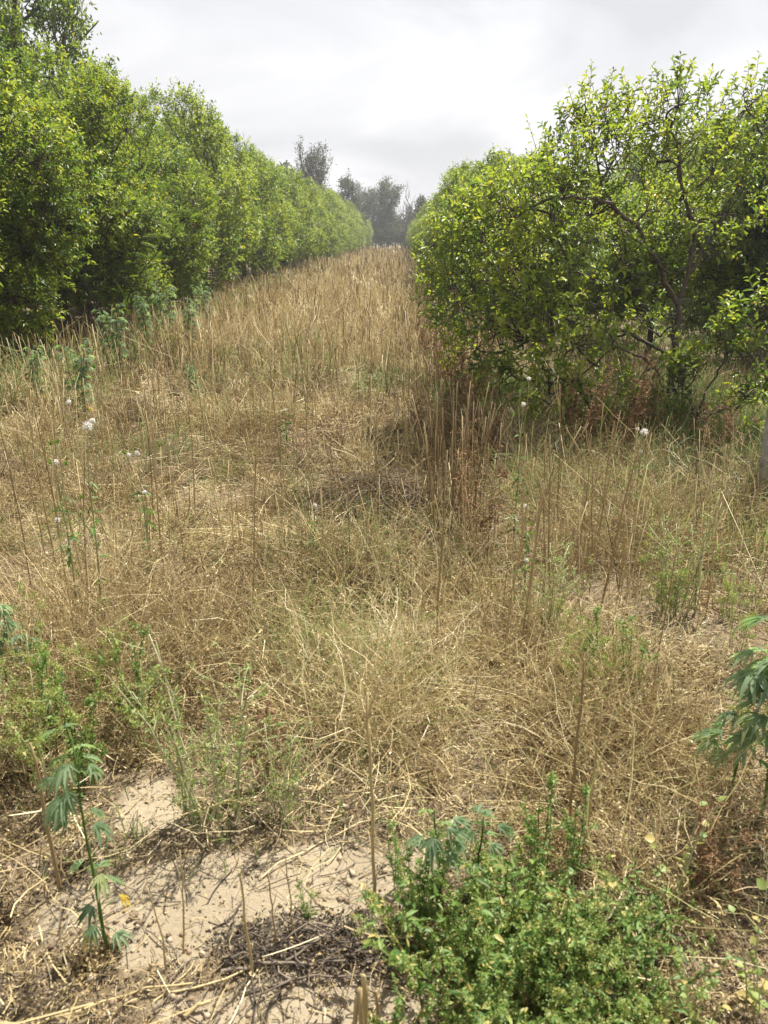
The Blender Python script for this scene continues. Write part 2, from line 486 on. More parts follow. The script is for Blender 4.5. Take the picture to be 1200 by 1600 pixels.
        for pl, r0, r1 in limb_nodes:
            pl = np.array(pl, float)
            kk = 4 * (len(pl) - 1) + 1
            tt = np.linspace(0, len(pl) - 1, kk)
            P = np.stack([np.interp(tt, np.arange(len(pl)), pl[:, c]) for c in range(3)], 1)
            P[1:-1] = .25 * P[:-2] + .5 * P[1:-1] + .25 * P[2:]
            P[1:-1] += rng.normal(size=P[1:-1].shape) * .012
            tubes(wd, P[None], np.linspace(r0, r1, kk), 7, rng.uniform(.25, .55), rng)
            nodes += list(P[::2])
    nodes = np.array(nodes)
    D = np.linalg.norm(C[:, None] - nodes[None], axis=2) + 1.5 * np.maximum(nodes[None, :, 2] - C[:, None, 2], 0)
    A = nodes[np.argmin(D, 1)]
    br = curve_between(A, C, 6, rng.normal(size=C.shape) * .06 + np.array([0, 0, -.05]), rng, .03)
    tubes(wd, br, np.linspace(trunk_r * .32, .008, 6), 5, rng.uniform(.1, .6, len(C)), rng)
    return g, wd

def tree_thing(name, geos, loc, rz, s, label, cat, group, crown_mat, bark):
    root = empty(name, loc, rz, s, label, cat, group)
    geos[0].obj("crown", crown_mat, root)
    geos[1].obj("trunk", bark, root)
    return root

rt = np.random.default_rng(3)
LX = -5.75
GL = "citrus trees of the hedge row left of the field"
# nearest left trees: own dense crowns
near_l = []
vn = [make_tree(21 + i, 4.6, 3.7, .2, 74, 84, 11, .074, FULL, .44, (.30, .50), .08, tint_mu=.55) for i in range(3)]
left_labels = [
    "tall dense green citrus tree at the left edge, dark beneath, nearest of the left row",
    "tall citrus tree second from the left edge, its glossy crown reaching the picture top",
    "bushy citrus tree third in the left row, behind the bluish hemp weeds",
    "citrus tree in the left row with the feathery acacia shoots poking out before it",
    "round-topped citrus tree in the left row just beyond the feathery acacia",
]
protos = []
ly = 4.9
yl = []
while ly < 112:
    yl.append(ly); ly += rt.uniform(2.55, 3.15)
for i, y in enumerate(yl[:6]):
    x = LX + rt.normal(0, .15); sz = rt.uniform(.95, 1.12)
    if i == 0:
        lab = "dense citrus tree of the left row, standing just outside the left edge"
    else:
        lab = left_labels[i - 1]
    s = (rt.uniform(.96, 1.06), 1.0, sz)
    if i < 3:
        root = tree_thing("citrus_tree", vn[i], (x, y, hgt(x, y)), rt.uniform(0, 6.28), s, lab, "tree", GL, M['citrus'], M['bark'])
        protos.append(root)
    else:
        dup(protos[i % 3], (x, y, hgt(x, y)), rt.uniform(0, 6.28), s, lab, GL)
vf = [make_tree(41 + i, 4.6, 3.8, .15, 58, 62, 7, .108, LITE, .48, (.28, .48), .08, tint_mu=.55) for i in range(3)]
fp = []
for i, y in enumerate(yl[6:]):
    x = LX + rt.normal(0, .2) + min(y, 80) * .004; s = (rt.uniform(.95, 1.08), 1.05, rt.uniform(.97, 1.16))
    lab = "citrus tree merging into the receding green wall of the left row"
    if i < 3:
        fp.append(tree_thing("citrus_tree", vf[i], (x, y, 0), rt.uniform(0, 6.28), s, lab, "tree", GL, M['citrus'], M['bark']))
    else:
        dup(fp[i % 3], (x, y, 0), rt.uniform(0, 6.28), s, lab, GL)

for i in range(11):  # unseen row, added to darken the gaps under the left trees
    x, y = -9.8 + rt.normal(0, .15), 9 + i * 3.1
    dup(fp[i % 3], (x, y, hgt(x, y)), 1.9 * i, (1, 1, rt.uniform(.85, 1.0)), "unseen citrus tree added behind the left row to block light", "unseen citrus trees added behind the left row")
# right row: near tree with its visible limbs
def near_right_tree():
    B = G(1046, 655); Y = B[1]
    o = np.array([B[0], Y, 0])
    q = lambda px, py, dy=0.0: PD(px, py, Y + dy) - o
    lim = [
        ([[0, 0, -.05], q(1050, 600), q(1054, 540), q(1060, 478)], .036, .028),
        ([q(1060, 478), q(1040, 440, -.1), q(1015, 390, -.2), q(985, 345, -.3), q(940, 312, -.4), q(880, 305, -.5), q(820, 325, -.55)], .025, .009),
        ([q(1060, 478), q(1075, 430, .1), q(1085, 370, .15), q(1070, 310, .1), q(1060, 250, 0), q(1050, 190, -.1)], .024, .008),
        ([q(1078, 425, .1), q(1120, 350, .3), q(1160, 280, .4), q(1190, 210, .4)], .017, .008),
        ([q(1015, 390, -.2), q(975, 360, .3), q(930, 270, .5), q(925, 190, .5)], .018, .007),
        ([q(1050, 560), q(985, 520, -.4), q(900, 505, -.7), q(830, 530, -.8)], .018, .007),
        ([q(1048, 620), q(1020, 570, -.5), q(960, 540, -.8), q(905, 590, -.8)], .014, .006),
    ]
    cl = []
    rr = np.random.default_rng(5)
    def c(px, py, dy, r): cl.append([*q(px, py, dy), r])
    for px, py, dy, r in [
        (922, 180, .4, .20), (908, 235, .4, .28), (955, 215, .2, .30), (1060, 165, -.1, .24), (1010, 195, .3, .26), (1100, 200, .3, .26), (1165, 170, .5, .26), (1190, 230, .5, .34),
        (868, 285, .3, .28), (815, 322, 0, .28), (880, 300, -.4, .28), (950, 265, -.3, .30), (1005, 255, .1, .32), (1060, 260, -.2, .3), (1115, 270, .2, .32), (1165, 300, .4, .34),
        (775, 348, -.2, .26), (735, 372, .0, .26), (800, 340, -.6, .30), (860, 340, -.7, .30), (920, 340, -.2, .26), (1135, 335, -.1, .26),
        (760, 390, -.4, .30), (820, 400, -.8, .28), (885, 400, -.5, .26), (960, 420, -.5, .24), (1090, 390, -.4, .2), (1010, 330, .4, .26),
        (740, 450, -.5, .30), (800, 460, -.8, .30), (860, 470, -.6, .28), (920, 470, .3, .22), (775, 520, -.8, .30), (840, 530, -.9, .30), (900, 540, -.9, .28), (960, 530, -.7, .24),
        (705, 430, .0, .26), (725, 490, -.1, .26), (745, 545, -.3, .24), (800, 585, -.7, .22), (765, 400, .5, .26), (850, 625, -.9, .18), (960, 620, -.7, .2), (1010, 590, -.6, .16), (900, 650, -.9, .16), (870, 590, -1.0, .26), (920, 600, -.9, .24), (1000, 500, .6, .2), (960, 380, .8, .3), (880, 330, 1.0, .36), (800, 420, .9, .36), (1060, 330, 1.0, .34)]:
        c(px, py, dy, r)
    g = make_tree(77, 3.2, 3.2, 0.4, 0, 29, 10, .071, FULL, .42, clumps=cl, limb_nodes=lim, trunk_r=.036, tint_mu=.66)
    return tree_thing("citrus_tree", g, o, 0, 1, "airy citrus tree at the right with open limbs and a forked slender trunk", "tree",
                      "citrus trees of the row right of the field", M['citrus'], M['bark'])
NRT = near_right_tree()
GR = "citrus trees of the row right of the field"
vr = [make_tree(61 + i, 4.0, 3.3, .3, 60, 66, 10, .080, FULL, .45, (.28, .48), .065, tint_mu=.60) for i in range(2)]
ry = 10.9; k = 0; rp = []; rf = []
rlab = ["citrus tree in the right row directly behind the airy forked tree",
        "pale sunlit citrus tree third in the right row"]
while ry < 112:
    x = (3.5 if k == 0 else 2.75) + rt.normal(0, .1) + max(ry - 25, 0) * .006
    zs = (.60, .66, .77, .87)[k] if k < 4 else .86 * rt.uniform(.95, 1.06)
    s = (.74, .80, .58) if k == 0 else (1.04, 1.04, zs)
    if k < 2:
        rp.append(tree_thing("citrus_tree", vr[k], (x, ry, hgt(x, ry)), rt.uniform(0, 6.28), s, rlab[k], "tree", GR, M['citrus'], M['bark']))
    elif k < 4:
        dup(rp[k % 2], (x, ry, 0), rt.uniform(0, 6.28), s, "citrus tree in the sunlit middle of the right row", GR)
    else:
        dup(fp[k % 3], (x, ry, 0), rt.uniform(0, 6.28), (.94, .94, s[2]), "citrus tree merging into the receding right row", GR)
    ry += rt.uniform(2.7, 3.2); k += 1
# second row further right
GR2 = "citrus trees of the second row on the right"
dg = make_tree(91, 4.3, 3.8, .1, 90, 80, 10, .09, LITE, .5, (.36, .58), .08, tint_mu=.10)  # leaf tint set very low: the crown's shade is put into its colour
tree_thing("citrus_tree", dg, (5.75, 10.3, hgt(5.75, 10.3)), .4, .9, "citrus tree with shade-darkened leaf tint at the right edge behind the airy forked tree", "tree", GR2, M['citrus'], M['bark'])
for i, (x, y, s) in enumerate([(7.6, 14.6, 1.0), (8.2, 18, 1.0), (8.6, 21.5, 1.0), (8.8, 25, 1.05), (9, 29, 1.05), (9.2, 33, 1), (9.2, 38, 1), (9.3, 43, 1.05), (9.3, 49, 1)]):
    lab = "citrus tree of the second row, half hidden behind the right row"
    dup(protos[i % 3] if i < 3 else fp[i % 3], (x, y, hgt(x, y)), 1.3 * i, s, lab, GR2)

# sapling right front, with three leafy shoots
def sapling():
    B = G(1085, 700); Y = B[1]; o = np.array([B[0], Y, float(hgt(B[0], Y))])
    q = lambda px, py, dy=0.0: PD(px, py, Y + dy) - o
    lim = [([[0, 0, -.04], q(1088, 650), q(1112, 600), q(1135, 555), q(1155, 510, .1), q(1195, 490, .1)], .011, .004),
           ([q(1088, 660), q(1120, 645, -.1), q(1165, 625, -.2), q(1200, 610, -.25)], .009, .003),
           ([q(1086, 675), q(1130, 675, -.15), q(1160, 672, -.2)], .006, .003), ([q(1088, 655), q(1070, 610, .1), q(1062, 575, .1)], .007, .003)]
    cl = [[*q(px, py, dy), r] for px, py, dy, r in [(1150, 515, .1, .10), (1195, 490, .1, .1), (1135, 550, 0, .10), (1120, 530, 0, .08), (1160, 555, 0, .08), (1070, 590, .1, .10), (1055, 610, .1, .08), (1090, 580, .1, .08),
                                                  (1165, 620, -.2, .08), (1195, 605, -.2, .08), (1140, 640, -.1, .06), (1075, 680, 0, .07), (1160, 670, -.2, .06), (1085, 640, 0, .06)]]
    g = make_tree(78, 1.2, .8, 0.1, 0, 10, 9, .078, FULL, .36, clumps=cl, limb_nodes=lim, trunk_r=.012, tint_mu=.55)
    return tree_thing("citrus_sapling", g, o, 0, 1, "young citrus sapling with arching leafy shoots beside the grey post", "sapling", None, M['citrus'], M['bark'])
sapling()

# feathery acacia shoots in the left hedge
def frond_tpl(pairs=11):
    g = Geo()
    xs = np.linspace(.12, 1, pairs)
    P = np.stack([np.linspace(0, 1, 5), 0 * np.linspace(0, 1, 5), -.25 * np.linspace(0, 1, 5) ** 2], 1)[None]
    ribbons(g, P, .012, np.array([[0, 1.0, 0]]), .6)
    for s in (1, -1):
        L_ = .26 * np.sin(np.clip(xs * 2.6 + .35, 0, 3.0)) + .05
        pos = np.stack([xs, 0 * xs, -.25 * xs ** 2], 1)
        d = np.tile(np.array([.45, s, -.12]), (pairs, 1))
        stamp(g, LITE, pos, d, np.tile(np.array([0, 0, 1.0]), (pairs, 1)), L_, L_ * .085, L_, .5)
    return np.concatenate(g.v), np.concatenate(g.f4), np.concatenate(g.f3)
FROND = frond_tpl()
def acacia(seed, H, n_st, label, loc, rz):
    rng = np.random.default_rng(seed)
    P = stems_up(n_st, .15, H * .6, H, .75, .10, 9, rng)
    wd, g = Geo(), Geo()
    tubes(wd, P, np.linspace(.014, .003, 9), 5, rng.uniform(.2, .7, n_st), rng)
    pos, tan, _ = along(P, 20, .3, 1.0, rng)
    d = nrm(tan * .5 + rng.normal(size=tan.shape) * np.array([1, 1, .4]))
    stamp(g, FROND, pos, d, np.array([0, 0, 1.0]) + rng.normal(size=d.shape) * .25, rng.uniform(.24, .40, len(d)), rng.uniform(.2, .3, len(d)), .3, np.clip(rng.normal(.42, .14, len(d)), 0, .9))
    root = empty("acacia_shoot", loc, rz, 1, label, "shrub", "feathery acacia shoots in the left row")
    g.obj("foliage", M['citrus'], root); wd.obj("stem", M['bark'], root)
acacia(101, 3.0, 6, "tall feathery acacia shoots poking out of the left row, the larger clump", (-4.5, 12.2, 0), .4)
acacia(102, 1.6, 4, "small feathery acacia shoots at the foot of the left row, near the field", (-4.1, 16.2, 0), 2.0)

# far trees
def branch_tree(seed, H, spread, levels, leaf_n, leaf_L, up=.5):
    rng = np.random.default_rng(seed)
    wd, g = Geo(), Geo()
    P0 = curve_between(np.array([[0, 0, -.1]]), np.array([[rng.normal(0, .05) * H, 0, H * .45]]), 7, rng.normal(size=(1, 3)) * H * .02, rng, .015)
    tubes(wd, P0, np.linspace(H * .022, H * .013, 7), 7, .4, rng)
    cur = P0; r = H * .012; Lb = H * .36
    for lv in range(levels):
        nper = 7 if lv == 0 else 5
        pos, tan, idx = along(cur, nper, .45 if lv == 0 else .3, 1.0, rng)
        n = len(pos)
        d = nrm(tan * .6 + rng.normal(size=(n, 3)) * spread + np.array([0, 0, up]))
        ln = Lb * rng.uniform(.5, 1.1, n)
        cur = curve_between(pos, pos + d * ln[:, None], 5, rng.normal(size=(n, 3)) * ln[:, None] * .08, rng, .03)
        tubes(wd, cur, np.linspace(r, r * .4, 5), 4 if lv < 2 else 3, rng.uniform(.1, .8, n), rng)
        r *= .42; Lb *= .55
    if leaf_n:
        pos, tan, idx = along(cur, leaf_n, .2, 1.0, rng)
        n = len(pos)
        pos = pos + rng.normal(size=(n, 3)) * leaf_L * .8
        stamp(g, LITE, pos, rng.normal(size=(n, 3)), rng.normal(size=(n, 3)), leaf_L * rng.uniform(.6, 1.3, n), leaf_L * .5, leaf_L, np.clip(rng.normal(.5, .22, n), 0, .92))
    return g, wd
def far_tree(name, seed, H, spread, levels, ln, lL, px, y, label, up=.5, mat='far', grp="trees beyond the end of the field"):
    x = PD(px, 373, y)[0]
    g, wd = branch_tree(seed, H, spread, levels, ln, lL, up)
    root = empty(name, (x, y, 0), 0, 1, label, "tree", grp)
    if ln: g.obj("crown", M[mat], root)
    wd.obj("trunk", M['dead'], root)
    return root
far_tree("tall_tree", 201, 11.5, .35, 4, 4, .17, 487, 72, "tall thin grey-leaved tree rising behind the far left row", .8)
far_tree("tall_tree", 202, 8.5, .6, 4, 8, .26, 528, 96, "lower spreading grey-green tree right of the tall thin tree", .3)
far_tree("tall_tree", 203, 7.4, .6, 4, 7, .24, 440, 66, "dull green treetop just left of the tall thin tree", .5)
far_tree("thicket_tree", 204, 10.6, .5, 4, 5, .22, 580, 122, "greyish half-bare tree with wispy top at the end of the field", .7)
far_tree("thicket_tree", 205, 9, .6, 4, 12, .30, 548, 118, "dark green bushy tree at the end of the field, left of the half-bare one", .2)
far_tree("thicket_tree", 206, 9.4, .6, 4, 12, .28, 606, 116, "dark green bushy tree at the end of the field, right of the half-bare one", .2)
far_tree("bare_tree", 207, 8.2, .45, 3, 0, .2, 634, 104, "bare dark leaning tree at the end of the field, beside the right row", .6)
far_tree("thicket_tree", 208, 5, .7, 4, 10, .26, 644, 122, "low grey-green bush at the end of the field behind the bare tree", .2)
far_tree("tall_tree", 209, 6.2, .6, 4, 8, .26, 672, 84, "pale hazy tree showing above the far right row", .4)
far_tree("tall_tree", 210, 9.8, .6, 4, 10, .26, 520, 126, "hazy tree in the gap between the tall thin tree and the dark thicket", .3)
far_tree("wispy_tree", 211, 8.0, .5, 4, 14, .10, 122, 18, "wispy taller tree showing above the left row at the picture top", .7, 'citrus', "trees behind the left row")

# low scrub closing the end of the field
for i, (px, y, hh) in enumerate([(596, 112, 4.6), (612, 114, 4.2), (626, 112, 4.0), (584, 116, 5.0), (604, 118, 5.4), (636, 116, 5.0), (650, 118, 5), (618, 124, 6.5), (596, 126, 7)]):
    far_tree("scrub_bush", 230 + i, hh, .8, 3, 16, .2, px, y, "grey-green scrub bush closing the far end of the field", .2, 'far', "scrub bushes at the far end")

# ------------------------------------------------------------------ field stuff
rs = np.random.default_rng(17)
def sample_field(n, d0, d1, xl=-4.6, xr=None, bare_k=1.0, mask=None, pw=0.0):
    """points dense near the camera, sparse far"""
    n = int(n * 1.5)
    u = rs.random(n)
    if pw == 0: d = d0 * (d1 / d0) ** u
    else: d = (d0 ** pw + (d1 ** pw - d0 ** pw) * u) ** (1 / pw)
    half = .56 * (d * _cp + HC * _sp) + 1.1 * np.clip(4 / d, .3, 1)
    x = rs.uniform(-1, 1, n) * half
    keep = (x > xl) & (x < (8.0 if xr is None else xr))
    x, d = x[keep], d[keep]
    if bare_k:
        keep = rs.random(len(x)) > thinness(x, d) * bare_k
        x, d = x[keep], d[keep]
    if mask is not None:
        keep = rs.random(len(x)) < mask(x, d)
        x, d = x[keep], d[keep]
    return x, d
def tuft(x, y):
    """where the weeds stand in tufts, near the camera; even further off"""
    t = np.clip((vnoise(x, y, .42, 99) * .6 + vnoise(x, y, 1.0, 98) * .4 - .40) / .16, .04, 1)
    f = np.clip((np.hypot(x, y) - 3.2) / 5, 0, 1) * .85
    return t * (1 - f) + f
def pts(x, y, dz=0.0):
    return np.stack([x, y, hgt(x, y) + dz], 1)

def wmin(w0, d, px=.55):
    return np.maximum(w0, px * d / 768.0)

# lying straw
def straw_litter():
    g = Geo()
    x, y = sample_field(120000, .95, 16, bare_k=.96, mask=lambda x, y: (.25 + .75 * vnoise(x, y, .5, 31)) * np.clip(.10 + (y - 1.3) / 5.0, 0, 1) * .6 * (.35 + .65 * tuft(x, y)))
    n = len(x)
    L_ = rs.uniform(.04, .22, n) * np.where(rs.random(n) < .12, 1.8, 1)
    ph = rs.uniform(0, 6.283, n); ti = np.abs(rs.normal(0, .22, n))
    d = np.stack([np.cos(ph) * np.cos(ti), np.sin(ph) * np.cos(ti), np.sin(ti)], 1)
    lift = rs.random(n) ** 2 * .09 * (.3 + vnoise(x, y, .4, 33) * 1.4)
    A = pts(x, y, .004) + np.array([0, 0, 1.0]) * lift[:, None]
    B = A + d * L_[:, None]
    B[:, 2] = np.maximum(B[:, 2] - .5 * L_ * np.sin(ti), hgt(B[:, 0], B[:, 1]) + .004)
    P = curve_between(A, B, 4, rs.normal(size=(n, 3)) * (L_ * .10)[:, None] * np.array([1, 1, .5]), rs)
    dist = np.hypot(x, y)
    ribbons(g, P, (wmin(rs.uniform(.0016, .0042, n), dist, .5))[:, None] * np.array([1, 1, 1, .6]), nrm(np.cross(d, nrm(np.array([0, 0, 1.0]) + rs.normal(size=(n, 3)) * .5))),
            np.clip(rs.normal(.52, .24, n) + (vnoise(x, y, .6, 35) - .5) * .5, 0, 1))
    tag(g.obj("straw_litter", M['straw'], smooth=False), "loose pale straw and broken stems lying criss-cross over the soil", "straw", None, 'stuff')
straw_litter()

# tangled dry weeds: fine curling strands with crumbs of dry leaf
def tangle(name, label, nclump, d0, d1, hh, mat, tint_mu, seed, mask=None, xl=-4.4, xr=3.4, strands=34, crumbs=5, w0=.0017, pw=0.0, up=(.3, 1.6), big=None):
    g = Geo()
    x, y = sample_field(int(nclump * 1.5), d0, d1, xl, xr, .97, (lambda x, y: tuft(x, y) * (mask(x, y) if mask else 1)), pw)
    n = len(x)
    sz = hh * rs.uniform(.6, 1.3, n) * (.55 + .6 * tuft(x, y))
    if big: sz = sz * (.45 + 1.3 * np.clip(vnoise(x, y, big, seed + 90) * 1.6 - .3, 0, 1))
    ii = np.repeat(np.arange(n), strands)
    N_ = len(ii)
    ph = rs.uniform(0, 6.283, N_); r = rs.random(N_) ** .7
    b = np.stack([x[ii] + np.cos(ph) * r * sz[ii] * .35, y[ii] + np.sin(ph) * r * sz[ii] * .35], 1)
    B = np.stack([b[:, 0], b[:, 1], hgt(b[:, 0], b[:, 1])], 1)
    hgt_ = sz[ii] * rs.uniform(.35, 1.0, N_)
    dirv = np.stack([np.cos(ph + rs.normal(0, .8, N_)), np.sin(ph + rs.normal(0, .8, N_)), rs.uniform(*up, N_)], 1)
    k = 6
    step = nrm(dirv)[:, None] + np.cumsum(rs.normal(size=(N_, k, 3)) * .58, 1)
    step[:, :, 2] -= np.linspace(0, .8, k)[None] * rs.random(N_)[:, None]
    P = np.concatenate([B[:, None], B[:, None] + np.cumsum(nrm(step), 1) * (hgt_ / k)[:, None, None] * 1.35], 1)
    P[:, 1:, 2] = np.maximum(P[:, 1:, 2], hgt(P[:, 1:, 0], P[:, 1:, 1]) + .006)
    dist = np.hypot(x, y)[ii]
    tc_ = np.clip(rs.normal(tint_mu, .14, n) + (vnoise(x, y, .45, seed + 60) - .5) * .45 + (vnoise(x, y, 1.2, seed + 61) - .5) * .4, 0, 1)
    tint = np.clip(tc_[ii] + rs.normal(0, .12, N_), 0, 1)
    ribbons(g, P, wmin(w0 * rs.uniform(.7, 1.8, N_), dist, .45)[:, None] * np.linspace(1.2, .6, k + 1), nrm(np.cross(nrm(P[:, -1] - P[:, 0]), rs.normal(size=(N_, 3)))), tint)
    if crumbs:
        pos, tan, idx = along(P, crumbs, .25, 1, rs)
        m = len(pos)
        s = np.maximum(rs.uniform(.005, .014, m), .9 * dist[idx] / 768)
        stamp(g, LITE, pos + rs.normal(size=(m, 3)) * .004, nrm(tan + rs.normal(size=(m, 3)) * .9), rs.normal(size=(m, 3)), s, s * .55, s, np.clip(tint[idx] - .06 + rs.normal(0, .12, m), 0, 1))
    tag(g.obj(name, M[mat], smooth=False), label, "dry weeds", None, 'stuff')

patch = lambda s, seed, lo, hi: (lambda x, y: np.clip((vnoise(x, y, s, seed) - lo) / (hi - lo), 0, 1))
tangle("dry_weed_mat", "tangled mat of brown curling dry weeds with crumbs of leaf", 2700, 1.2, 13, .19, 'straw', .33, 41, patch(.55, 43, .3, .62), strands=48, crumbs=8, big=.5)
tangle("dry_grass_mat", "matted straw-coloured dry grass lying and leaning in the field", 2600, 1.7, 17, .24, 'straw', .58, 44, patch(.7, 45, .3, .62), strands=36, crumbs=4, w0=.0018, big=.6)
tangle("far_dry_grass", "dry straw-coloured grass covering the far part of the field", 2800, 11, 105, .50, 'straw', .56, 46, None, -5.2, 2.2, 34, 3, .003, pw=.4)
tangle("rust_weeds", "rust-brown dried low weeds scattered among the straw", 800, 1.8, 14, .22, 'rust', .55, 47, patch(1.1, 48, .5, .8), strands=30, crumbs=6)
tangle("olive_weeds", "thin upright yellow-green weeds standing among the straw", 900, 1.7, 12, .34, 'grass', .70, 52, patch(.6, 53, .42, .68), strands=22, crumbs=7, up=(1.2, 3.2), big=.6)
tangle("side_dry_weeds", "olive and brown dry weeds on the rougher ground at right", 1500, 2.2, 11, .30, 'straw', .42, 49, lambda x, y: np.clip((x - .5) / 1.0, 0, 1), -1, 7.5, 34, 5, big=.7)
tangle("side_green_weeds", "dull green low weeds on the rougher ground at right", 700, 2.2, 11, .26, 'grass', .55, 56, lambda x, y: np.clip((x - 1.0) / 1.2, 0, 1) * vnoise(x, y, .8, 57), 0, 7.5, 30, 6, up=(.8, 2.5), big=.7)

tangle("shade_weeds", "dense brown dead weeds, added dark to deepen the shade under the airy tree", 600, 5.6, 9.6, .42, 'rust', .38, 58, lambda x, y: np.clip(1.25 - np.hypot((x - 2.4) / 1.5, (y - 7.2) / 1.3), 0, 1) * .9, .4, 5.5, 44, 7, pw=1.0)  # dead weeds whose dark colour stands in for part of the tree's shadow

tangle("corner_weeds", "dry brown and olive weeds in the lower right corner of the field", 420, .95, 2.2, .24, 'straw', .36, 59, lambda x, y: np.clip((x - .50) / .15, 0, 1), .4, 2.2, 40, 8)

# standing stubble
def stubble(n, d0, d1, xl, xr, hm, tube, name, label, pw=0.0, mask=None):
    g = Geo()
    x, y = sample_field(n, d0, d1, xl, xr, .9, mask, pw)
    n = len(x)
    h = hm * rs.uniform(.3, 1.3, n)
    lean = rs.normal(0, .16, (n, 2)); big = rs.random(n) < .14; lean[big] *= 4
    B = pts(x, y, -.01)
    T = B + np.stack([lean[:, 0] * h, lean[:, 1] * h, h], 1)
    P = curve_between(B, T, 4, rs.normal(size=(n, 3)) * (h * .015)[:, None], rs)
    dist = np.hypot(x, y)
    w_ = wmin(rs.uniform(.003, .0062, n), dist, .7)
    tint = np.clip(rs.normal(.50, .22, n) + (vnoise(x, y, 1.3, 77) - .5) * .4, 0, 1)
    if tube: tubes(g, P, (w_ * .5)[:, None] * np.linspace(1.1, .7, 4), 3, tint, rs)
    else:
        a = rs.normal(0, .8, n)
        ribbons(g, P, w_[:, None], np.stack([np.cos(a), np.sin(a), 0 * a], 1), tint)
    tag(g.obj(name, M['straw'], smooth=False), label, "stubble", None, 'stuff')
stubble(2600, 3.2, 14, -4.3, 2.6, .50, True, "dry_stubble", "upright dry stubble stems standing through the field", pw=.8, mask=patch(.8, 51, .2, .6))
stubble(8000, 9, 40, -4.6, 1.7, .56, False, "mid_stubble", "dense upright tan stubble in the middle of the field", pw=.5)
stubble(8500, 36, 110, -5.0, 1.9, .70, False, "far_stubble", "dense upright tan stubble at the far end of the field", pw=.5)

# green grass and low herbs
def green_grass(n, mask, xl, xr, d0, d1, h, name, label, pw=0.0, mat='grass', mu=.5):
    g = Geo()
    x, y = sample_field(n, d0, d1, xl, xr, .9, mask, pw)
    n = len(x)
    hh = h * rs.uniform(.4, 1.2, n)
    ph = rs.uniform(0, 6.283, n); le = rs.uniform(.1, .7, n)
    B = pts(x, y, -.005)
    T = B + np.stack([np.cos(ph) * le * hh, np.sin(ph) * le * hh, hh], 1)
    P = curve_between(B, T, 4, np.array([[0, 0, 1.0]]) * (hh * le * .25)[:, None], rs)
    a = ph + 1.57
    ribbons(g, P, wmin(rs.uniform(.002, .005, n), np.hypot(x, y), .6)[:, None] * np.array([.8, 1, .8, .15]), np.stack([np.cos(a), np.sin(a), 0 * a], 1), np.clip(rs.normal(mu, .2, n), 0, 1))
    tag(g.obj(name, M[mat], smooth=False), label, "grass", None, 'stuff')
green_grass(26000, lambda x, y: np.clip(1 - np.abs(x + 4.0 + .3 * np.sin(y)) / .8, 0, 1), -5.4, -3.0, 6, 60, .5, "verge_grass", "green grass along the foot of the left row", .3, mu=.45)
green_grass(40000, lambda x, y: np.clip((x - .9 - .12 * (8 - y)) / .6, 0, 1) * (.35 + .65 * vnoise(x, y, .8, 61)), .2, 12, 3.2, 40, .28, "orchard_grass", "green grass under and beyond the right-hand trees", .2, mu=.6)
green_grass(9000, patch(.45, 63, .62, .8), -3.5, 2.5, 1.6, 9, .09, "sparse_green_grass", "thin green sprouts among the dry straw", mu=.5)

# fine chaff on the near soil
def chaff():
    g = Geo()
    x, y = sample_field(26000, .95, 3.2, -2, 2, .78)
    n = len(x)
    ph = rs.uniform(0, 6.283, n); L_ = .012 + .075 * rs.random(n) ** 2
    d = np.stack([np.cos(ph), np.sin(ph), rs.normal(0, .10, n)], 1)
    A = pts(x, y, .003) + np.array([0, 0, 1.0]) * (rs.random(n) ** 3 * .03)[:, None]; B = A + d * L_[:, None]
    B[:, 2] = np.maximum(B[:, 2], hgt(B[:, 0], B[:, 1]) + .003)
    P = curve_between(A, B, 4, rs.normal(size=(n, 3)) * (L_ * .12)[:, None], rs)
    ribbons(g, P, rs.uniform(.0008, .0026, n)[:, None], nrm(np.cross(d, np.array([0, 0, 1.0]) + rs.normal(size=(n, 3)) * .6)), np.clip(rs.normal(.38, .26, n), 0, 1))
    tag(g.obj("fine_chaff", M['straw'], smooth=False), "short broken bits of straw and stem on the near soil", "straw", None, 'stuff')
chaff()
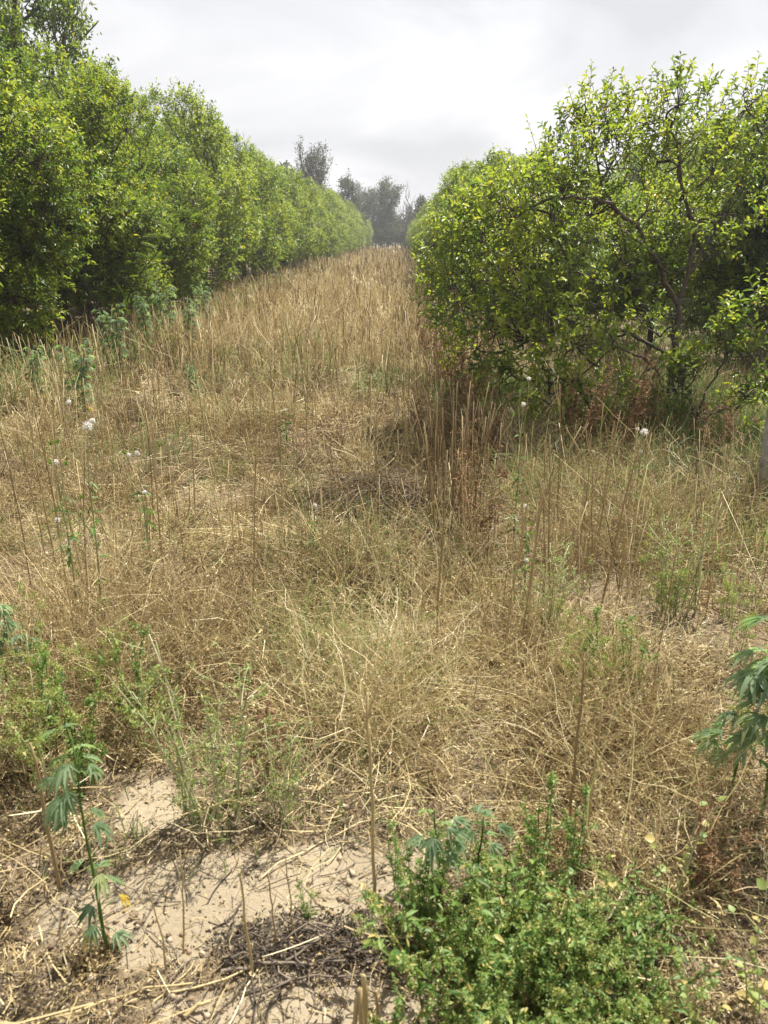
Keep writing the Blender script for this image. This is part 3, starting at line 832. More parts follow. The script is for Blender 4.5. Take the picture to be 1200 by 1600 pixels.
# dry leaf crumbs and kinked bleached stems
def leaf_crumbs():
    g = Geo()
    x, y = sample_field(95000, .95, 9, -4.4, 4, .93, lambda x, y: .45 + .7 * vnoise(x, y, .35, 71))
    n = len(x)
    s_ = np.maximum(rs.uniform(.004, .014, n), .8 * np.hypot(x, y) / 768)
    stamp(g, LITE, pts(x, y, .004) + np.array([0, 0, 1.0]) * (rs.random(n) ** 3 * .05)[:, None], rs.normal(size=(n, 3)) * np.array([1, 1, .4]), rs.normal(size=(n, 3)) * .5 + np.array([0, 0, 1.0]), s_, s_ * rs.uniform(.3, .8, n), s_, np.clip(rs.normal(.32, .2, n), 0, 1))
    tag(g.obj("leaf_crumbs", M['straw'], smooth=False), "brown crumbs of dead leaf strewn over the soil", "leaf litter", None, 'stuff')
leaf_crumbs()
def bleached_stems():
    g = Geo()
    x, y = sample_field(900, 1.6, 8, -3.6, 4, .8, lambda x, y: np.clip((vnoise(x, y, .7, 73) - .25) / .4, 0, 1))
    n = len(x); k = 8
    L_ = rs.uniform(.12, .5, n)
    d0 = np.stack([rs.normal(size=n), rs.normal(size=n), rs.uniform(-.1, 1.1, n)], 1)
    st_ = nrm(d0)[:, None] + np.cumsum(rs.normal(size=(n, k, 3)) * .36, 1); st_[:, :, 2] -= np.linspace(0, .7, k)
    B = pts(x, y, .01) + np.array([0, 0, 1.0]) * (rs.random(n) * .08)[:, None]
    P = np.concatenate([B[:, None], B[:, None] + np.cumsum(nrm(st_), 1) * (L_ / k)[:, None, None]], 1)
    P[:, :, 2] = np.maximum(P[:, :, 2], hgt(P[:, :, 0], P[:, :, 1]) + .006)
    r = rs.uniform(.0009, .002, n); tint = np.clip(rs.normal(.66, .2, n), 0, 1)
    tubes(g, P, r[:, None] * np.linspace(1.1, .6, k + 1), 4, tint, rs)
    pos, tan, idx = along(P, 4, .3, 1, rs); m = len(pos)
    d = nrm(tan + rs.normal(size=(m, 3)) * .7); ln = L_[idx] * rs.uniform(.15, .45, m)
    Q = curve_between(pos, pos + d * ln[:, None], 5, rs.normal(size=(m, 3)) * (ln * .1)[:, None], rs, .05)
    Q[:, :, 2] = np.maximum(Q[:, :, 2], hgt(Q[:, :, 0], Q[:, :, 1]) + .005)
    tubes(g, Q, (r[idx] * .6)[:, None] * np.linspace(1, .5, 5), 3, tint[idx], rs)
    tag(g.obj("bleached_stems", M['straw'], smooth=False), "pale bleached branching stems sprawling through the dry weeds", "dry weeds", None, 'stuff')
bleached_stems()

for (px, py, rad, num, nm, lb) in [(835, 640, 1.0, 5000, "green_undergrowth", "bright green grass growing in the gap left of the airy tree's shade"), (1150, 680, 1.3, 6000, "green_undergrowth", "green grass around the sapling at the right edge")]:
    cc = G(px, py)
    green_grass(num * 14, lambda x, y: np.clip(1.2 - np.hypot(x - cc[0], (y - cc[1]) * .7) / rad, 0, 1), cc[0] - 2, cc[0] + 2, cc[1] - 2, cc[1] + 2.2, .26, nm, lb, 1.0, mu=.40)

# crumbs of soil
def clods():
    g = Geo()
    x, y = sample_field(14000, .95, 6, bare_k=.3)
    n = len(x)
    V = nrm(np.array([[1, 0, 0], [-1, 0, 0], [0, 1, 0], [0, -1, 0], [0, 0, 1], [0, 0, -1]], float))
    f = np.array([[0, 2, 4], [2, 1, 4], [1, 3, 4], [3, 0, 4], [2, 0, 5], [1, 2, 5], [3, 1, 5], [0, 3, 5]])
    s = .003 + .013 * rs.random(n) ** 5
    stamp(g, (V, np.zeros((0, 4), int), f), pts(x, y, .002), rs.normal(size=(n, 3)), rs.normal(size=(n, 3)), s, s * rs.uniform(.6, 1.2, n), s * rs.uniform(.5, 1, n), rs.random(n))
    tag(g.obj("soil_clods", M['clod'], smooth=False), "small crumbs and clods of dry earth on the bare soil", "soil", None, 'stuff')
clods()

# ------------------------------------------------------------------ herbs
OVATE = leaf_full(1.0, .10, .22, .38)
LANCE = leaf_full(1.0, .08, .30, .36)
def herb(seed, n_st, spread, h0, h1, lean, curl, r0, n_br, br_len, leaf_n, Lf, ratio, tint_mu, tint_sd, leaf=OVATE, beads=0, bead_tint=.85, t0=.12, stem_sides=5):
    rng = np.random.default_rng(seed)
    P = stems_up(n_st, spread, h0, h1, lean, curl, 7, rng)
    st, g = Geo(), Geo()
    tubes(st, P, np.linspace(r0, r0 * .35, 7), stem_sides, np.clip(rng.normal(.62, .25, n_st), 0, 1), rng)
    polys = [P]
    if n_br:
        pos, tan, idx = along(P, n_br, t0, .95, rng)
        m = len(pos)
        d = nrm(tan * .7 + rng.normal(size=(m, 3)) * np.array([.8, .8, .3]) + np.array([0, 0, .25]))
        ln = br_len * rng.uniform(.4, 1.1, m)
        Q = curve_between(pos, pos + d * ln[:, None], 7, np.array([[0, 0, -.0]]) + rng.normal(size=(m, 3)) * (ln * .06)[:, None], rng)
        tubes(st, Q, np.linspace(r0 * .5, r0 * .2, 7), 3, np.clip(rng.normal(.5, .2, m), 0, 1), rng)
        polys.append(Q)
    for Q, ln_ in zip(polys, (leaf_n, max(leaf_n // 2, 1) if leaf_n else 0)):
        if leaf_n:
            pos, tan, idx = along(Q, ln_, t0, 1, rng)
            m = len(pos)
            d = nrm(tan * .3 + rng.normal(size=(m, 3)) * np.array([1, 1, .45]))
            s = Lf * rng.uniform(.45, 1.2, m)
            tint = np.clip(rng.normal(tint_mu, tint_sd, m), 0, 1)
            stamp(g, leaf, pos, d, np.array([0, 0, 1.0]) + rng.normal(size=(m, 3)) * .45, s, s * ratio, s, tint)
        if beads:
            pos, tan, idx = along(Q, beads, .5, 1, rng)
            m = len(pos)
            s = rng.uniform(.003, .007, m)
            stamp(g, LITE, pos + rng.normal(size=(m, 3)) * .006, rng.normal(size=(m, 3)), rng.normal(size=(m, 3)), s, s, s, np.clip(rng.normal(bead_tint, .08, m), 0, 1))
    return g, st
def herb_thing(name, geos, px, py, rz, s, label, cat, group, mf, ms, parts=("foliage", "stem"), z=0):
    c = G(px, py); loc = (c[0], c[1], float(hgt(c[0], c[1])))
    root = empty(name, loc, rz, s, label, cat, group)
    if geos[0].n: geos[0].obj(parts[0], M[mf], root)
    if geos[1].n: geos[1].obj(parts[1], M[ms], root)
    return root
def herb_dup(root, px, py, rz, s, label, group=None):
    c = G(px, py)
    return dup(root, (c[0], c[1], float(hgt(c[0], c[1]))), rz, s, label, group)

# leafy green bush at the lower right: several plants grown together
GB = "leafy green weeds at the lower right"
b1 = herb_thing("leafy_weed", herb(301, 14, .13, .12, .40, 1.0, .18, .0028, 6, .13, 13, .026, .44, .66, .24, beads=60), 730, 1540, 0, 1,
                "dense leafy green weed in the bottom foreground, left side of the green clump", "weed", GB, 'weedgreen', 'weedgreen')
b2 = herb_thing("leafy_weed", herb(302, 12, .13, .10, .34, 1.1, .2, .0028, 7, .12, 13, .022, .48, .72, .2, beads=80), 850, 1540, 1, 1,
                "dense leafy green weed in the bottom foreground, middle of the green clump", "weed", GB, 'weedgreen', 'weedgreen')
b3 = herb_thing("leafy_weed", herb(303, 11, .10, .14, .40, 1.0, .2, .0033, 5, .17, 12, .040, .30, .64, .2, LANCE, beads=14), 790, 1460, 1, .9,
                "broader-leaved dark green weed in the middle of the green clump", "weed", GB, 'weedgreen', 'weedgreen')
for i, (px, py, s, lab) in enumerate([
        (705, 1650, .7, "leafy green weed at the bottom edge beside the cut stub"),
        (910, 1600, .9, "leafy green weed at the bottom edge, right half of the green clump"),
        (990, 1570, .7, "leafy green weed at the right end of the green clump"),
        (890, 1480, .8, "leafy green weed at the back of the green clump on the right"),
        (690, 1455, .7, "leafy green weed at the back of the green clump near the fork stalk"),
        (960, 1450, .62, "sparse leafy green weed behind the right end of the green clump"),
        (800, 1640, .85, "leafy green weed at the very bottom edge in the middle of the green clump"),
        (1020, 1640, .6, "small leafy green weed at the bottom edge near the yellow-leaved weed")]):
    herb_dup((b1, b2, b3)[i % 3], px, py, 1.7 * i + .4, (s, s, s * .85), lab, GB)
for b_ in (b1, b2, b3): b_.scale[2] = .85
# narrow pale weed spikes above the clump
sp = herb_thing("seedy_weed", herb(310, 5, .04, .26, .40, .25, .05, .0025, 3, .06, 20, .016, .5, .55, .15, beads=60, bead_tint=.75), 850, 1400, 0, 1,
                "slender green weed with knobbly seed spikes standing behind the green clump", "weed", "seed-spiked green weeds", 'weedgreen', 'weedgreen')
for i, (px, py, s, lab) in enumerate([(905, 1380, .8, "shorter slender weed with seed spikes right of its taller neighbour"),
                                      (625, 1395, .55, "small seed-spiked green weed beside the foot of the fork stalk"),
                                      (480, 1450, .35, "tiny green weed at the edge of the dark twig heap"),
                                      (130, 1240, 1.15, "yellow-green seed-spiked weed behind the lower left hemp plant"),
                                      (75, 1190, 1.2, "yellow-green seed-spiked weed at the left edge"),
                                      (215, 1150, 1.1, "yellow-green seed-spiked weed in the left foreground straw"),
                                      (930, 1080, 1.0, "pale seed-spiked weed standing in the right-hand straw"),
                                      (985, 1100, 1.0, "second pale seed-spiked weed in the right-hand straw, further right")]):
    herb_dup(sp, px, py, i * 1.1, s, lab, "seed-spiked green weeds")

# thicket of yellow-green seedy weeds at the left edge, and a few in the straw
LG = "slender seed-spiked green weed growing up through the leafy green clump"
rq = np.random.default_rng(87)
for i in range(9):
    herb_dup(sp, rq.uniform(640, 1010), rq.uniform(1430, 1600), rq.uniform(0, 6.28), rq.uniform(.5, .8), LG, "seed-spiked weeds in the green clump")
LY = "slender yellow-green weed in the loose thicket at the left edge"
yp = herb_thing("seedy_weed", herb(311, 6, .05, .24, .44, .3, .07, .0022, 4, .08, 14, .014, .5, .84, .1, beads=70, bead_tint=.88), 60, 1150, 0, 1, LY, "weed", "yellow-green seedy weeds at the left", 'weedgreen', 'pale')
rq = np.random.default_rng(88)
for i in range(6):
    herb_dup(yp, rq.uniform(-10, 250), rq.uniform(1080, 1270), rq.uniform(0, 6.28), rq.uniform(.7, 1.15), LY, "yellow-green seedy weeds at the left")
for i in range(12):
    herb_dup(yp, rq.uniform(850, 1180), rq.uniform(930, 1180), rq.uniform(0, 6.28), rq.uniform(.6, 1.0), "slender yellow-green weed among the brown weeds on the right", "yellow-green seedy weeds on the right")

# pale branching weed, centre left
pw_ = herb_thing("pale_weed", herb(320, 13, .09, .38, .62, .42, .12, .0040, 6, .13, 15, .018, .34, .78, .12, LANCE, 14, .85), 330, 1295, 0, 1,
                 "pale-stemmed branching weed with thin green tips left of the fork stalk", "weed", "pale-stemmed weeds", 'weedgreen', 'pale')
herb_dup(pw_, 440, 1290, 2.2, .6, "smaller pale-stemmed weed in shadow right of the larger one", "pale-stemmed weeds")
herb_dup(pw_, 855, 1010, 1.2, .9, "pale-stemmed branching weed in the right-hand straw", "pale-stemmed weeds")
herb_dup(pw_, 1060, 960, 3.2, .9, "bleached branching weed near the right edge above the hemp plant", "pale-stemmed weeds")

# hemp plants
def hemp(seed, H, n_leaf, Lf, lean=.15, n_st=1, t0=.15):
    rng = np.random.default_rng(seed)
    P = stems_up(n_st, .05 if n_st > 1 else .002, H * .8, H, lean, .05, 8, rng)
    st, g = Geo(), Geo()
    tubes(st, P, np.linspace(.0055, .0018, 8), 6, .5, rng)
    pos, tan, idx = along(P, n_leaf, t0, 1.0, rng, .8)
    n = len(pos)
    ph = rng.uniform(0, 6.283, n)
    rel = (pos[:, 2] / H)
    pd = nrm(np.stack([np.cos(ph), np.sin(ph), .7 * rel + rng.normal(0, .15, n)], 1))
    pl = Lf * rng.uniform(.45, .8, n)
    tip = pos + pd * pl[:, None]
    tubes(st, curve_between(pos, tip, 4, np.array([[0, 0, .008]]) * np.ones((n, 1)), rng), np.linspace(.0013, .0008, 4), 3, .6, rng)
    size = Lf * rng.uniform(.7, 1.15, n) * (1 - .35 * (rel > .92))
    axis = nrm(pd * np.array([1, 1, .3]) + np.array([0, 0, -.45]) + rng.normal(size=(n, 3)) * .2)
    nor = nrm(np.array([0, 0, 1.0]) + pd * .3 + rng.normal(size=(n, 3)) * .2)
    sidev = nrm(np.cross(nor, axis)); nor = np.cross(axis, sidev)
    tint = np.clip(rng.normal(.55, .2, n), 0, .88); tint[(rel < .25) & (rng.random(n) < .4)] = .99
    for a_, sc_ in ((0, 1.0), (.42, .92), (-.42, .92), (.86, .72), (-.86, .72), (1.35, .42), (-1.35, .42)):
        d = axis * math.cos(a_) + sidev * math.sin(a_) + np.array([0, 0, -.12]) + rng.normal(size=(n, 3)) * .06
        stamp(g, LANCE, tip, d, nor, size * sc_, size * sc_ * .17, size * sc_, tint)
    return g, st
LR = "rust-brown dead weed among its like at the left foot of the right row"
GH = "hemp plants among the dry weeds"
h1 = herb_thing("hemp_plant", hemp(401, .68, 44, .10, .2, 1, .25), 1138, 1255, 0, 1, "bluish-green hemp plant at the right edge, the largest and leafiest", "hemp plant", GH, 'hemp', 'weedgreen')
h1b = herb_thing("hemp_plant", hemp(405, .74, 26, .10, .15, 1, .35), 1188, 1275, 2, 1, "hemp plant at the right edge partly cut by the frame", "hemp plant", GH, 'hemp', 'weedgreen')
h2 = herb_thing("hemp_plant", hemp(402, .62, 30, .066, .1, 1, .1), 172, 1500, 1, 1, "single slender hemp plant at lower left beside the bare sand", "hemp plant", GH, 'hemp', 'weedgreen')
h3 = herb_thing("hemp_plant", hemp(403, .36, 12, .07, .2, 1, .3), 690, 1420, 2, 1, "small hemp plant rising from the back of the green clump", "hemp plant", GH, 'hemp', 'weedgreen')
herb_dup(h3, 740, 1400, 3.9, .9, "small hemp plant at the back of the green clump, leaning right", GH)
herb_dup(h3, 60, 1100, 1.0, 1.0, "low hemp plant near the left edge above the yellow-green weeds", GH)
herb_dup(h2, 25, 1130, 3.0, .8, "hemp plant cut by the left edge of the frame", GH)
hb = herb_thing("hemp_plant", hemp(404, 1.0, 34, .085, .25, 3, .3), 130, 680, 0, .85, "bushy hemp plant in front of the nearest left tree", "hemp plant", GH, 'hemp', 'weedgreen')
for i, (px, py, s, lab) in enumerate([(185, 600, 1.0, "hemp plant beside the left row, right of the bushy one"), (235, 560, 1.0, "tall hemp plant at the foot of the left row"),
                                      (265, 545, 1.1, "hemp plant at the foot of the left row, before the feathery acacia"), (300, 560, .9, "hemp plant standing out into the stubble"),
                                      (60, 650, .7, "faded hemp plant at the left edge of the stubble"), (320, 520, 1.0, "hemp plant at the foot of the left row beyond its neighbours"),
                                      (310, 650, .55, "small hemp plant in the left stubble")]):
    herb_dup(hb, px, py, 1.3 * i + .5, s, lab, GH)

# yellow-leaved weeds, lower right
yv = herb(330, 4, .04, .22, .42, .35, .08, .0024, 0, .1, 7, .028, .85, .88, .1, OVATE, 0)
y1 = herb_thing("yellowing_weed", yv, 1040, 1420, 0, 1, "thin weed with a few round yellow leaves right of the seed spikes", "weed", "yellow-leaved weeds", 'weedgreen', 'pale')
herb_dup(y1, 1185, 1590, 1.5, .9, "thin weed with bright yellow leaves in the lower right corner", "yellow-leaved weeds")
herb_dup(y1, 1090, 1620, 3, .7, "thin weed with yellow-green leaves at the bottom edge, right of the clump", "yellow-leaved weeds")

# sow thistles with white seed heads
def thistle(seed, H, n_br, heads, big):
    rng = np.random.default_rng(seed)
    P = stems_up(1, .001, H, H, .10, .03, 9, rng)
    st, lf, fl = Geo(), Geo(), []
    tubes(st, P, np.linspace(.0045, .0017, 9), 6, .1, rng)
    pos, tan, _ = along(P, n_br, .35, .9, rng)
    m = len(pos)
    ph = rng.uniform(0, 6.283, m)
    Q = curve_between(pos, pos + np.stack([np.cos(ph) * .07, np.sin(ph) * .07, rng.uniform(.16, .34, m)], 1) * H * 1.1, 6, np.stack([np.cos(ph), np.sin(ph), 0 * ph], 1) * .03, rng)
    tubes(st, Q, np.linspace(.0024, .0012, 6), 4, .2, rng)
    pos, tan, _ = along(P, 26, .15, .8, rng)
    d = nrm(rng.normal(size=tan.shape) * np.array([1, 1, .4]))
    s = rng.uniform(.03, .08, len(pos))
    stamp(lf, LANCE, pos, d, np.array([0, 0, 1.0]) + rng.normal(size=d.shape) * .3, s, s * .25, s, np.clip(rng.normal(.45, .2, len(pos)), 0, 1))
    tips = np.concatenate([P[:, -1], Q[:, -1]])
    for i, tp in enumerate(tips):
        if i < heads:
            n = 130; h_ = Geo(); fl.append(h_)
            v = nrm(rng.normal(size=(n, 3)) + np.array([0, 0, .35]))
            rr = rng.uniform(.006, .009) * (big if i == 0 else 1)
            A = np.tile(tp, (n, 1)); Bp = A + v * rr * rng.uniform(.75, 1.15, (n, 1))
            ribbons(h_, curve_between(A, Bp, 2, np.zeros((n, 3)), rng), .0014, nrm(np.cross(v, rng.normal(size=(n, 3)))), rng.random(n))
            stamp(h_, LITE, Bp, rng.normal(size=(n, 3)), v, .0065, .0035, .002, rng.random(n))
        else:
            stamp(lf, OVATE, np.tile(tp, (5, 1)), nrm(rng.normal(size=(5, 3)) * .3 + np.array([0, 0, 1.0])), rng.normal(size=(5, 3)), .02, .009, .02, .6)
    return st, lf, fl
def thistle_thing(seed, H, n_br, heads, px, py, label, s=1.0, big=1.2):
    st, lf, fl = thistle(seed, H, n_br, heads, big)
    c = G(px, py)
    root = empty("sow_thistle", (c[0], c[1], float(hgt(c[0], c[1]))), seed * .7, s, label, "thistle", "thistles with white seed heads")
    st.obj("stem", M['pale'], root); lf.obj("foliage", M['weedgreen'], root)
    for f_ in fl: f_.obj("seed_head", M['fluff'], root)
    return root
th = thistle_thing(501, .95, 5, 3, 165, 1020, "tall dark-stemmed thistle with the big white seed head at left", 1.0, 2.1)
thistle_thing(502, .75, 4, 2, 130, 990, "thistle with a small round white seed head near the left edge")
thistle_thing(503, .70, 4, 3, 240, 930, "thistle with several tiny white heads right of the tall dark-stemmed one")
thistle_thing(504, .35, 2, 1, 490, 900, "short thistle with one white head in the middle of the field")
thistle_thing(505, .62, 3, 3, 985, 830, "thistle with a long white fluffy head in front of the dark tree foot", 1.0, 3.0)
thistle_thing(506, .85, 3, 2, 800, 860, "tall thin thistle with loose white fluff left of the airy tree")
thistle_thing(507, .55, 3, 1, 497, 560, "distant thistle with one pale head in the far stubble")
thistle_thing(508, .6, 4, 2, 815, 960, "thistle with small white heads in the right-hand weeds")
thistle_thing(509, .45, 3, 1, 450, 720, "thin thistle with a white dot of a head in the central straw")

# reed-like clump and rusty dock in mid right
g0 = Geo(); rr_ = np.random.default_rng(601)
P = stems_up(46, .16, .55, 1.0, .16, .03, 6, rr_)
tubes(g0, P, np.linspace(.0032, .0018, 6), 4, rr_.uniform(.15, .5, 46), rr_)
c = G(705, 850)
e_ = empty("reed_clump", (c[0], c[1], float(hgt(c[0], c[1]))), 0, 1, "clump of tall olive-brown upright stems right of the middle", "dry clump", None)
g0.obj("stem", M['straw'], e_)
dk = herb_thing("rusty_dock", herb(602, 12, .10, .5, .85, .22, .06, .003, 5, .12, 30, .022, .5, .55, .2, LANCE, 40, .6), 752, 880, 0, .9,
                "rust-red dried dock plant beside the olive-brown stems", "dry weed", "rust-brown dead weeds", 'rust', 'rust')
for i, (px, py, s, lab) in enumerate([(680, 600, 1.1, "rust-brown dead weed at the foot of the right row, far one"), (720, 660, 1.0, "rust-brown dead weed at the edge of the right row's shade"),
                                      (900, 720, 1.0, "brown dead weed in the shade of the airy tree, left of its trunk"), (960, 720, 1.1, "brown dead weed in the shade just before the tree trunk"),
                                      (1000, 700, 1.0, "brown dead weed touching the airy tree's trunk"), (1110, 740, .8, "reddish dead weed under the sapling"), (1150, 735, .7, "low reddish dead weed between sapling and grey post"),
                                      (700, 615, 1.15, "rust-brown dead weed in the dense band along the right row, middle one"), (880, 700, .9, "brown dead weed on the left side of the tree's shade"), (760, 720, .8, "rust-brown dead weed behind the dock"),
                                      (735, 645, 1.1, "rust-brown dead weed in the dense band along the right row, near the tree's shade"), (660, 560, 1.1, "rust-brown dead weed far along the right row")]):
    herb_dup(dk, px, py, i * .9, s, lab, "rust-brown dead weeds")

for i in range(10):
    herb_dup(dk, rr_.uniform(655, 775), rr_.uniform(500, 760), rr_.uniform(0, 6.28), rr_.uniform(.6, .95), LR, "rust-brown dead weeds along the right row")
for px, py, sc_, lab in [(1120, 1400, .45, "brown dead weed below the largest hemp plant"),(420, 1240, .42, "brown dead weed in the shade right of the pale-stemmed weed")]:
    herb_dup(dk, px, py, px * .01, sc_, lab, "rust-brown dead weeds")

# mounds of loose straw, the middle one tinted much darker than its surroundings
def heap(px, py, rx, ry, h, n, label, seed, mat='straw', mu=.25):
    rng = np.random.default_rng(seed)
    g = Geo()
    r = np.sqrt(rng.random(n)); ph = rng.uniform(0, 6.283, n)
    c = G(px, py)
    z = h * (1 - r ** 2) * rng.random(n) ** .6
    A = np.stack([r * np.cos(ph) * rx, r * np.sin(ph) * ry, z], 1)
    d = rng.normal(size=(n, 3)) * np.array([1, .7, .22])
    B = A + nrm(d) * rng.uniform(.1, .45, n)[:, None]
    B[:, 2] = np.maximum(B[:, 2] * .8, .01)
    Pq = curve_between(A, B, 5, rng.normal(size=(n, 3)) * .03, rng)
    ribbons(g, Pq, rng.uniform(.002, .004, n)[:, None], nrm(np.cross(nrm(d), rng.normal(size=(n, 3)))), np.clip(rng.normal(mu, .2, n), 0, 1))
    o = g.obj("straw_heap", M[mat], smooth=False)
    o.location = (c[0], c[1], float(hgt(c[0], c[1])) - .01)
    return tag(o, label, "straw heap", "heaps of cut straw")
heap(590, 800, .55, .40, .26, 4200, "mound of very dark-tinted straw in the middle of the field", 611, mu=.10)
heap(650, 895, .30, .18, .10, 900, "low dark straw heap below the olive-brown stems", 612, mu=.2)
heap(400, 860, .5, .3, .10, 1500, "flat pale heap of cut straw left of the middle", 613, mu=.62)
heap(350, 720, .35, .4, .14, 900, "brown straw heap in the left half of the field", 614, mu=.35)

# ------------------------------------------------------------------ single stalks and sticks
def stalk_geo(seed, H, r0, fork=True, k=9, bend=.03, twigs=2):
    rng = np.random.default_rng(seed)
    g = Geo()
    P = stems_up(1, .001, H, H, .06, bend, k, rng)
    tubes(g, P, np.linspace(r0, r0 * .6, k), 6, rng.uniform(.35, .6), rng)
    for q in range(twigs):
        t = rng.uniform(.55, .95); i = int(t * (k - 1)); ph = rng.uniform(0, 6.28)
        e = P[0, i] + np.array([math.cos(ph) * .05, math.sin(ph) * .05, .12 + .08 * rng.random()]) * H * 1.1
        tubes(g, curve_between(P[:, i], e[None], 4, np.zeros((1, 3)), rng, .03), np.linspace(r0 * .5, r0 * .25, 4), 4, .6, rng)
    return g
def stalk_thing(geo, px, py, rz, label, group, name="dry_stalk", mat='straw', tilt=(0, 0), s=1.0):
    c = G(px, py)
    o = geo.obj(name, M[mat])
    o.location = (c[0], c[1], float(hgt(c[0], c[1])) - .012); o.rotation_euler = (tilt[0], tilt[1], rz); o.scale = (s, s, s)
    return tag(o, label, "dry stalk", group)
GS = "single dry stalks standing in the field"
stalk_thing(stalk_geo(701, .66, .0052, bend=.05, twigs=3), 582, 1420, 0, "tall thick dry stalk with broken forked tip standing alone in the centre foreground", GS)
stalk_thing(stalk_geo(702, .62, .0055, twigs=2), 888, 1310, 1, "dry stalk with split tip standing right of centre before the bare sand", GS)
stalk_thing(stalk_geo(703, .50, .0045, twigs=1), 915, 1330, 2, "thinner dry stalk leaning beside the split-tipped one", GS, tilt=(.05, .12))
stalk_thing(stalk_geo(704, .32, .0028, bend=.07, twigs=1), 290, 1500, 2, "short thin dry stalk at the left edge of the bare sand", GS)
stalk_thing(stalk_geo(705, .30, .0026, bend=.07, twigs=0), 262, 1530, 1, "short thin stalk left of its twin on the bare sand", GS)
stalk_thing(stalk_geo(706, .36, .0042, bend=.08, twigs=2), 400, 1540, 1, "bent grey-brown stalk rising from the twig litter", GS)
stalk_thing(stalk_geo(707, .26, .0026, bend=.08, twigs=1), 432, 1500, 1, "short dry stalk just right of the bent grey-brown one", GS)
stalk_thing(stalk_geo(708, .28, .0024, bend=.07, twigs=1), 460, 1480, 2, "thin upright stalk at the right end of the bare sand", GS)
stalk_thing(stalk_geo(709, .5, .006, bend=.03, twigs=0), 95, 1400, 2, "dark dry stalk at the lower left behind the hemp plant", GS)
stalk_thing(stalk_geo(710, .8, .006, bend=.03, twigs=2), 590, 850, 2, "tall pale stalk beside the dark straw heap", GS)
# many alike
vs = [stalk_geo(720 + i, .75, .0024 + .0005 * (i % 3), k=7, twigs=(0, 1, 2)[i % 3]) for i in range(6)]
LS = "thin upright dry stalk standing among many alike in the stubble"
first = []
rk = np.random.default_rng(33)
spots = []
for cx, cy_, sx, sy, n in [(140, 850, 40, 60, 16), (255, 840, 25, 60, 14), (330, 760, 50, 60, 14), (420, 700, 40, 50, 12), (460, 830, 30, 50, 10), (580, 850, 25, 15, 9), (700, 830, 25, 40, 16), (740, 960, 30, 50, 12),
                            (815, 1040, 30, 60, 14), (900, 960, 40, 60, 14), (930, 880, 30, 40, 8), (60, 760, 50, 60, 16), (200, 700, 60, 40, 16), (500, 640, 50, 50, 14), (600, 640, 40, 50, 14), (650, 720, 30, 40, 12), (1000, 1010, 60, 60, 8), (390, 950, 60, 50, 8), (90, 1000, 60, 60, 8), (680, 1020, 40, 60, 6)]:
    for _ in range(n): spots.append((rk.normal(cx, sx), rk.normal(cy_, sy)))
for i, (px, py) in enumerate(spots):
    py = max(py, 590)
    sc_ = rk.uniform(.6, 1.3)
    if i < 6:
        first.append(stalk_thing(vs[i], px, py, rk.uniform(0, 6.28), LS, GS, tilt=(rk.normal(0, .05), rk.normal(0, .05)), s=sc_))
    else:
        c = G(px, py); o = first[i % 6].copy(); COL.objects.link(o)
        o.location = (c[0], c[1], float(hgt(c[0], c[1])) - .012)
        lean = .22 if rk.random() < .12 else .055
        o.rotation_euler = (rk.normal(0, lean), rk.normal(0, lean), rk.uniform(0, 6.28)); o.scale = (sc_,) * 3

# cut stubs at the bottom edge
rr_ = np.random.default_rng(640)
g = Geo()
for dx, dy, h, r in [(-.018, 0, .17, .0055), (-.004, .01, .20, .007), (.006, -.008, .19, .006), (.03, .01, .16, .004), (.055, -.02, .11, .007)]:
    Pq = curve_between(np.array([[dx, dy, -.03]]), np.array([[dx + rr_.normal(0, .012), dy + rr_.normal(0, .01), h]]), 5, rr_.normal(size=(1, 3)) * .004, rr_)
    tubes(g, Pq, np.linspace(r, r * .9, 5), 7, rr_.uniform(.42, .6), rr_)
c = G(566, 1650)
o = g.obj("cut_stub", M['straw']); o.location = (c[0], c[1], float(hgt(c[0], c[1]))); tag(o, "thick cut stub of several tan stems at the bottom edge of the frame", "stub")

# fallen sticks
def stick(px, py, ln, r, rz, label, mat='dead', tint=.6, name="fallen_stick", lift=.012, bend=.05, seed=0):
    rng = np.random.default_rng(900 + seed)
    g = Geo()
    Pq = curve_between(np.array([[-ln / 2, 0, 0]]), np.array([[ln / 2, 0, lift]]), 8, np.array([[0, ln * bend, .004]]), rng, .012)
    tubes(g, Pq, np.linspace(r, r * .65, 8), 6, tint, rng)
    c = G(px, py)
    o = g.obj(name, M[mat]); o.location = (c[0], c[1], float(hgt(c[0], c[1])) + r); o.rotation_euler = (0, 0, rz)
    return tag(o, label, "stick", "sticks lying in the foreground")
stick(600, 1475, .16, .005, .6, "grey broken stick lying at the right end of the dark twig heap", 'dead', .8, seed=1)
stick(420, 1530, .22, .005, .05, "grey stick lying along the front of the twig heap", 'dead', .7, seed=2)
stick(310, 1590, .06, .006, .5, "short thick tan piece of stem at the bottom edge", 'straw', .6, seed=3)
stick(330, 1560, .42, .003, .35, "long thin pale stem lying across the lower left foreground", 'straw', .8, seed=4)
stick(380, 1590, .22, .0024, 1.35, "pale bleached stem pointing at the bottom edge", 'straw', .95, seed=5)
stick(480, 1555, .3, .0035, .12, "long grey stick lying below the dark twig heap", 'dead', .6, seed=6)
stick(380, 880, .55, .005, .75, "pale straight fallen stem lying slantwise left of the middle", 'straw', .85, seed=7)
stick(345, 840, .5, .004, .7, "second pale fallen stem beside the slanting one", 'straw', .8, seed=8)
stick(180, 1590, .35, .003, .3, "thin tan stem lying in the lower left corner", 'straw', .7, seed=9)
stick(655, 1440, .10, .0035, 1.9, "bleached white twig at the left edge of the green clump", 'straw', 1.0, seed=10)
stick(520, 1330, .45, .0028, .6, "thin pale stem lying behind the bare sand", 'straw', .85, seed=11)
